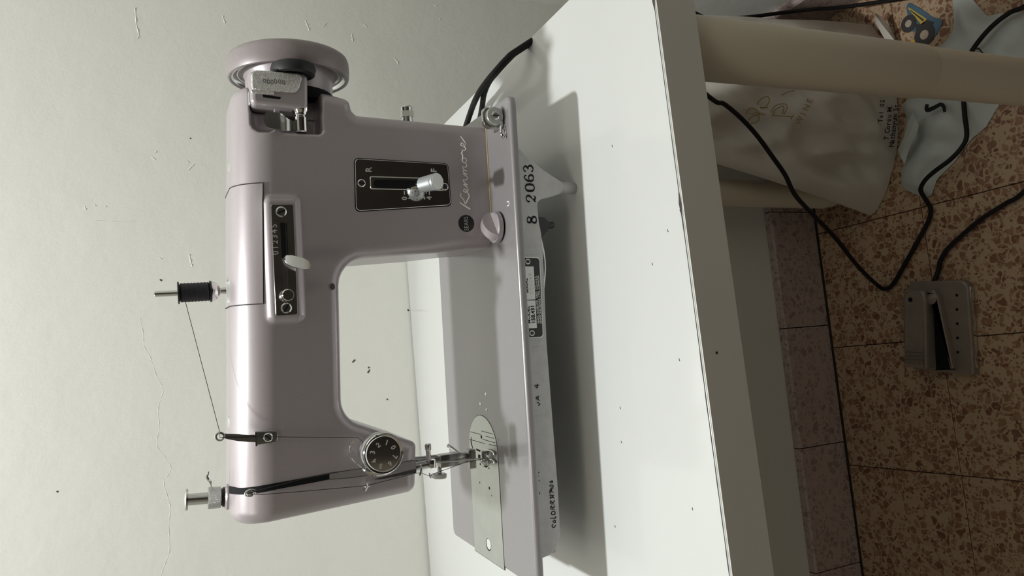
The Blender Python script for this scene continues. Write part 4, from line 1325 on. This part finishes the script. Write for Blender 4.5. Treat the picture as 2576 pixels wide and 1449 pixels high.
MB().prism([(-W2 + .007, -.0238), (W2 - .028, -.0085), (W2 - .034, .004), (-W2 + .004, .0058)], ZA * .0128, PRX, PRY, ZA, .0012).build('dark_gap', 'void', pd, smooth=0)
MB().lathe([(0, .0095), (.012, .0090), (.0145, .006), (.015, .001)], PRX * (W2 - .026) - PRY * .0025 + ZA * .012, ZA, 28).build('pivot_boss', 'pedal', pd)
for k_ in range(5):
    MB().lathe([(0, .0022), (.0003, .0021)], PRX * (W2 - .022 - .0205 * k_) + PRY * (-.0335 + .001 * k_) + ZA * .0129, ZA, 14).build('rivet_hole', 'void', pd, smooth=0)
MB().lathe([(0, .0035), (.0004, .0033)], PRX * (W2 - .026) + PRY * .028 + ZA * .0300, ZA, 16).build('screw_hole', 'void', pd, smooth=0)
for k_ in range(4):
    MB().box(PRX * (-W2 + .017 + .0055 * k_) + PRY * .024 + ZA * .0366, (.0014, .034, .0008), np.stack([PRX, PRY, ZA], 1)).build('grip_rib', 'pedal', pd, smooth=0)
MB().box(PRX * .0 - PRY * (D2 + .0064) + ZA * .006, (W2 * 1.7, .0016, .008), np.stack([PRX, PRY, ZA], 1)).build('front_lip', 'chromer', pd, bevel=.0005)
pl0 = np.array([cen[0], cen[1], 0])
cp = [PRX * (W2 - .004) + PRY * .004 + ZA * .009] + [at(x, y, 2, .004 - ZB) + tb0 - pl0 for x, y in ((2361, 678), (2366, 655), (2385, 625), (2420, 592), (2470, 550), (2530, 512), (2590, 470))] + [np.array([.25, -.12, .004]) - pl0, np.array([.33, -.25, .004]) - pl0]
MB().tube(cp, .0033, 10, 7).build('pedal_cord', 'cord', pd)

# ================================================================== white bag under the table
bagO = np.array([.27, .24, 0])


def bag_front(u, v):
    """u 0..1 left to right, v 0..1 bottom to top; a slack bag leaning back to the corner"""
    bl, brr = np.array([.150, .258, 0.0]), np.array([.432, .214, 0.0])
    ml, mr = np.array([.212, .262, .22]), np.array([.438, .20, .22])
    tl_, tr_ = np.array([.262, .290, .44]), np.array([.425, .250, .44])
    a = (1 - v) ** 2 * bl + 2 * v * (1 - v) * ml + v * v * tl_
    b = (1 - v) ** 2 * brr + 2 * v * (1 - v) * mr + v * v * tr_
    p_ = a * (1 - u) + b * u
    bul = math.sin(math.pi * u) ** .6 * (.020 * math.sin(math.pi * min(1, v * 1.3 + .05)) + .036 * (1 - v) ** 1.5 + .004)
    p_ = p_ + np.array([-.3, -1, 0]) * bul
    nz_ = mnoise.fractal((u * 2.3 + 3, v * 3.1, 1.7), 1.0, 2.0, 4) * .018
    cr2 = abs(mnoise.noise((u * 4.0 + v * 3.0, v * 2.2 - u * 3, 4.2))) * .035 + abs(mnoise.noise((u * 7 - v * 9, v * 5 + u * 2, 9.1))) * .014
    e_ = min(1, 6 * u, 6 * (1 - u)) * min(1, 7 * v + .15)
    return p_ + np.array([-.25, -.95, .05]) * (nz_ - cr2) * e_


NU, NV = 46, 40
bg = thing('shopping_bag', 'crumpled off white plastic shopping bag with gold print, standing behind the near table leg', 'bag', tuple(bagO))
fr = [[bag_front(i / NU, j / NV) for i in range(NU + 1)] for j in range(NV + 1)]
bk_ = [[fr[j][i] * 0 + np.array([fr[j][i][0] * .9 + .034 * (1 - j / NV) + .03, min(.352, fr[j][i][1] + .012 + .09 * math.sin(math.pi * i / NU) ** .7), fr[j][i][2]]) for i in range(NU + 1)] for j in range(NV + 1)]
rings = []
for j in range(NV + 1):
    rg = [p_ - bagO for p_ in fr[j]] + [p_ - bagO for p_ in bk_[j][::-1]]
    rings.append([np.array([q_[0], q_[1], max(q_[2], .001)]) for q_ in rg])
MB().loft(rings).build('bag_body', 'bag', bg, smooth=75)


def bag_uv(px, py):
    """nearest bag surface parameters to a line of sight"""
    d = CR @ np.array([(1449 - py - 724.5) / FPX, 1.0, (1288 - px) / FPX])
    d /= np.linalg.norm(d)
    best = (9, 0, 0)
    for j in range(NV + 1):
        for i in range(NU + 1):
            r_ = fr[j][i] - CAMP
            e_ = np.linalg.norm(r_ - d * (r_ @ d))
            if e_ < best[0]:
                best = (e_, i / NU, j / NV)
    return best[1], best[2]


def on_bag(px, py):
    d = CR @ np.array([(1449 - py - 724.5) / FPX, 1.0, (1288 - px) / FPX])
    u, v = bag_uv(px, py)
    p_ = bag_front(u, v)
    t = (p_ - CAMP) @ d / (d @ d)
    return CAMP + d * t


def print_on_bag(strokes, wd, m, name):
    mb = MB()
    for st in strokes:
        P3 = np.array([on_bag(x, y) for x, y in st])
        c_ = P3.mean(0)
        n_ = (CAMP - c_) / np.linalg.norm(CAMP - c_)
        r_ = np.cross(ZA, n_) * 1.0
        r_ /= np.linalg.norm(r_)
        u_ = np.cross(n_, r_)
        mb.ribbon([((p_ - c_) @ r_, (p_ - c_) @ u_) for p_ in P3], wd, c_ - bagO + n_ * .007, r_, u_, n_, 4, .0002)
    mb.build(name, m, bg, smooth=0, kind='stuff')


GP = [[(1882, 308), (1887, 297), (1902, 289), (1910, 298), (1902, 308), (1888, 310)], [(1879, 290), (1880, 278), (1890, 272), (1901, 275), (1912, 290), (1902, 284), (1890, 287), (1882, 284)], [(1905, 272), (1907, 258), (1920, 246), (1932, 244), (1935, 254), (1925, 270), (1912, 272)], [(1912, 270), (1932, 271)], [(1902, 284), (1924, 288)]]
PP = [[(1938, 291), (1942, 277), (1955, 264), (1975, 262), (1980, 270), (1972, 288)], [(1940, 290), (1994, 294)], [(1990, 300), (1997, 288)], [(1946, 289), (1949, 278), (1960, 270), (1972, 268), (1968, 288)]]
TAIL = [[(1966, 240), (1976, 234), (1988, 230), (1999, 228)]]
print_on_bag(GP + PP + TAIL, .0015, 'brownink', 'gold_print')


def letters_on_bag(s, x0, y0, x1, y1, size, m, name):
    """small words following the bag from one pixel to another"""
    A, B = on_bag(x0, y0), on_bag(x1, y1)
    mb = MB()
    n_ = CAMP - (A + B) / 2
    n_ /= np.linalg.norm(n_)
    r_ = B - A
    L_ = np.linalg.norm(r_)
    r_ /= L_
    u_ = np.cross(n_, r_)
    for k_, ch in enumerate(s):
        if ch == ' ':
            continue
        f = (k_ + .5) / len(s)
        q_ = on_bag(x0 + (x1 - x0) * f, y0 + (y1 - y0) * f)
        text(mb, ch, size, q_ - bagO + n_ * .008, r_, u_, n_, .0001, .0002)
    mb.build(name, m, bg, smooth=0, kind='stuff')


letters_on_bag('WINE', 2008, 312, 2042, 246, .0125, 'brownink', 'wine_print')
letters_on_bag('Tel 02', 2215, 308, 2221, 250, .010, 'ink', 'address_print')
letters_on_bag('7 Coreu M.', 2230, 352, 2240, 262, .010, 'ink', 'address_print')
letters_on_bag('Nathanyum St.', 2243, 368, 2256, 254, .0105, 'ink', 'address_print')

fa = [at(2212, 40, 2, .03 - ZB) + tb0, at(2236, 72, 2, .022 - ZB) + tb0, at(2258, 100, 2, .012 - ZB) + tb0, at(2268, 122, 2, .004 - ZB) + tb0]
rows = []
for k_, c0 in enumerate(catmull(fa, 4)):
    w_ = .003 + .013 * math.sin(math.pi * min(1, (k_ + 1) / 13))
    c0 = c0 - bagO
    rows.append([c0 + np.array([w_, .004, .004]), c0 + np.array([0, 0, .009]), c0 + np.array([-w_, .006, .003]), c0 + np.array([0, .006, .001])])
MB().loft(rows).build('bag_flap', 'bag', bg, smooth=60)

# ================================================================== grey bag lying on the floor
ob = [(2258, 262), (2270, 300), (2262, 345), (2272, 372), (2285, 350), (2292, 330), (2300, 345), (2268, 400), (2250, 440), (2252, 462), (2268, 478), (2300, 492), (2322, 496), (2332, 488), (2345, 450), (2390, 405), (2430, 350), (2468, 318), (2490, 280), (2530, 215), (2560, 150), (2590, 95), (2590, 30), (2540, 28), (2500, 32), (2470, 38), (2455, 20), (2430, -10), (2384, -10), (2388, 40), (2386, 75), (2370, 98), (2340, 125), (2320, 170), (2290, 230)]
P2 = np.array([at(x, y, 2, .012 - ZB)[:2] for x, y in ob])
gb = P2.mean(0)
from mathutils.geometry import tessellate_polygon
gx = np.arange(P2[:, 0].min(), P2[:, 0].max(), .006)
gy = np.arange(P2[:, 1].min(), P2[:, 1].max(), .006)
Dg = sd_poly(gx[:, None], gy[None, :], P2)
idm = {}
vs, fs = [], []


def bag2_h(x, y, d):
    e_ = max(0, -d)
    b_ = .004 + .028 * (1 - math.exp(-e_ / .035))
    f_ = abs(mnoise.noise((x * 16 + y * 7, y * 13 - x * 9, .5))) * .022 + mnoise.noise((x * 40, y * 40, 3)) * .004
    return max(.0015, b_ * .75 + f_ * min(1, e_ / .012) - .003)


for i in range(len(gx)):
    for j in range(len(gy)):
        if Dg[i, j] < .0062:
            x, y = gx[i], gy[j]
            d = Dg[i, j]
            if d > -.0026:
                g_ = (sd_poly(np.array([x + 1e-4, x, x]), np.array([y, y + 1e-4, y]), P2))
                gr = np.array([g_[0] - g_[2], g_[1] - g_[2]]) / 1e-4
                x, y = x - gr[0] * d, y - gr[1] * d
                d = 0
            idm[i, j] = len(vs)
            vs.append((x - gb[0], y - gb[1], bag2_h(x, y, d)))
for i, j in list(idm):
    q_ = [(i, j), (i + 1, j), (i + 1, j + 1), (i, j + 1)]
    if all(k_ in idm for k_ in q_):
        fs.append(tuple(idm[k_] for k_ in q_))
nv = len(vs)
vs2 = vs + [(x, y, max(.0008, z - .0012) if z < .004 else z - .0012) for x, y, z in vs]
fs2 = fs + [tuple(k_ + nv for k_ in f[::-1]) for f in fs]
g2 = thing('plastic_bag', 'crumpled pale grey plastic bag lying flat on the floor around the near table leg', 'bag', (gb[0], gb[1], 0))
MB().add(vs2, fs2).build('bag_film', 'bag2', g2, smooth=75)
# loose folded strip standing at its edge
a0, a1 = at(2308, 300, 2, .03 - ZB) + tb0, at(2272, 395, 2, .012 - ZB) + tb0
mb = MB()
rows = []
for k_ in range(9):
    f = k_ / 8
    c0 = a0 * (1 - f) + a1 * f - np.array([gb[0], gb[1], 0])
    w_ = .010 + .002 * math.sin(k_)
    rows.append([c0 + np.array([w_, .003, .006]), c0 + np.array([0, -.004, .010]), c0 + np.array([-w_, -.002, .001]), c0 + np.array([0, -.001, .008])])
mb.loft(rows).build('folded_strip', 'bag2', g2, smooth=60)
mb = MB()
for st, wd in (([(2333, 262), (2331, 270), (2334, 277), (2352, 270), (2366, 263), (2374, 268), (2377, 282)], .0055), ([(2457, 125), (2461, 121), (2470, 131), (2474, 134)], .0016), ([(2463, 137), (2468, 138), (2473, 131)], .0016)):
    P3 = [at(x, y, 2, .031 - ZB) for x, y in st]
    mb.ribbon([(p_[0] - gb[0], p_[1] - gb[1]) for p_ in P3], [wd, wd * 1.2, wd, wd * .8], (0, 0, .031), XA, YA, ZA, 3, .0004)
mb.build('black_print', 'ink', g2, smooth=0, kind='stuff')

# ================================================================== sticker on the floor
so = at(2325, 60, 2, -ZB)
sk = thing('truck_sticker', 'cut out dump truck sticker with blue border lying on the floor', 'sticker', (so[0], so[1], 0))


def flat(px, name, m, z, h=.0004, sub=None, smooth_=0):
    P3 = [at(x, y, 2, -ZB) for x, y in px]
    pts = np.array([(p_[0] - so[0], p_[1] - so[1]) for p_ in P3])
    if smooth_:
        pts = catmull(np.vstack([pts, pts[:1]]), smooth_)[:-1]
    return MB().prism([tuple(k_) for k_ in pts], (0, 0, z), XA, YA, ZA, h).build(name, m, sub or sk, smooth=0)


flat([(2281, 18), (2288, 8), (2300, 12), (2330, 30), (2345, 42), (2370, 50), (2370, 62), (2362, 78), (2350, 95), (2335, 108), (2318, 106), (2310, 92), (2306, 80), (2285, 78), (2272, 68), (2272, 55), (2284, 42)], 'blue_backing', 'blue', .0006, .0008, None, 4)
flat([(2285, 20), (2289, 19), (2333, 48), (2324, 63), (2318, 60)], 'dump_bed', 'yellow', .0015)
flat([(2292, 27), (2294, 26), (2327, 50), (2324, 54)], 'bed_stripe', 'tyre', .002)
flat([(2304, 60), (2318, 62), (2333, 50), (2352, 56), (2345, 72), (2330, 80), (2306, 76)], 'chassis', 'tyre', .0015)
for x_, y_, r_ in ((2288, 60, .013), (2328, 88, .0165)):
    p_ = at(x_, y_, 2, -ZB)
    MB().prism(circle(r_, 24, (p_[0] - so[0], p_[1] - so[1])), (0, 0, .0018), XA, YA, ZA, .0006).build('truck_wheel', 'tyre', sk, smooth=0)
    MB().prism(circle(r_ * .42, 18, (p_[0] - so[0], p_[1] - so[1])), (0, 0, .0025), XA, YA, ZA, .0003).build('wheel_hub', 'tan', sk, smooth=0)
p_ = at(2301, 116, 2, -ZB)
tag(MB().prism(rpoly([(-.010, -.004), (.008, -.008), (.011, .004), (-.004, .009)], .002), (0, 0, 0), XA, YA, ZA, .0007).build('paper_scrap', 'yellow', None, loc=(p_[0], p_[1], .0003), smooth=0), 'small yellow paper scrap on the floor beside the truck sticker', 'scrap')
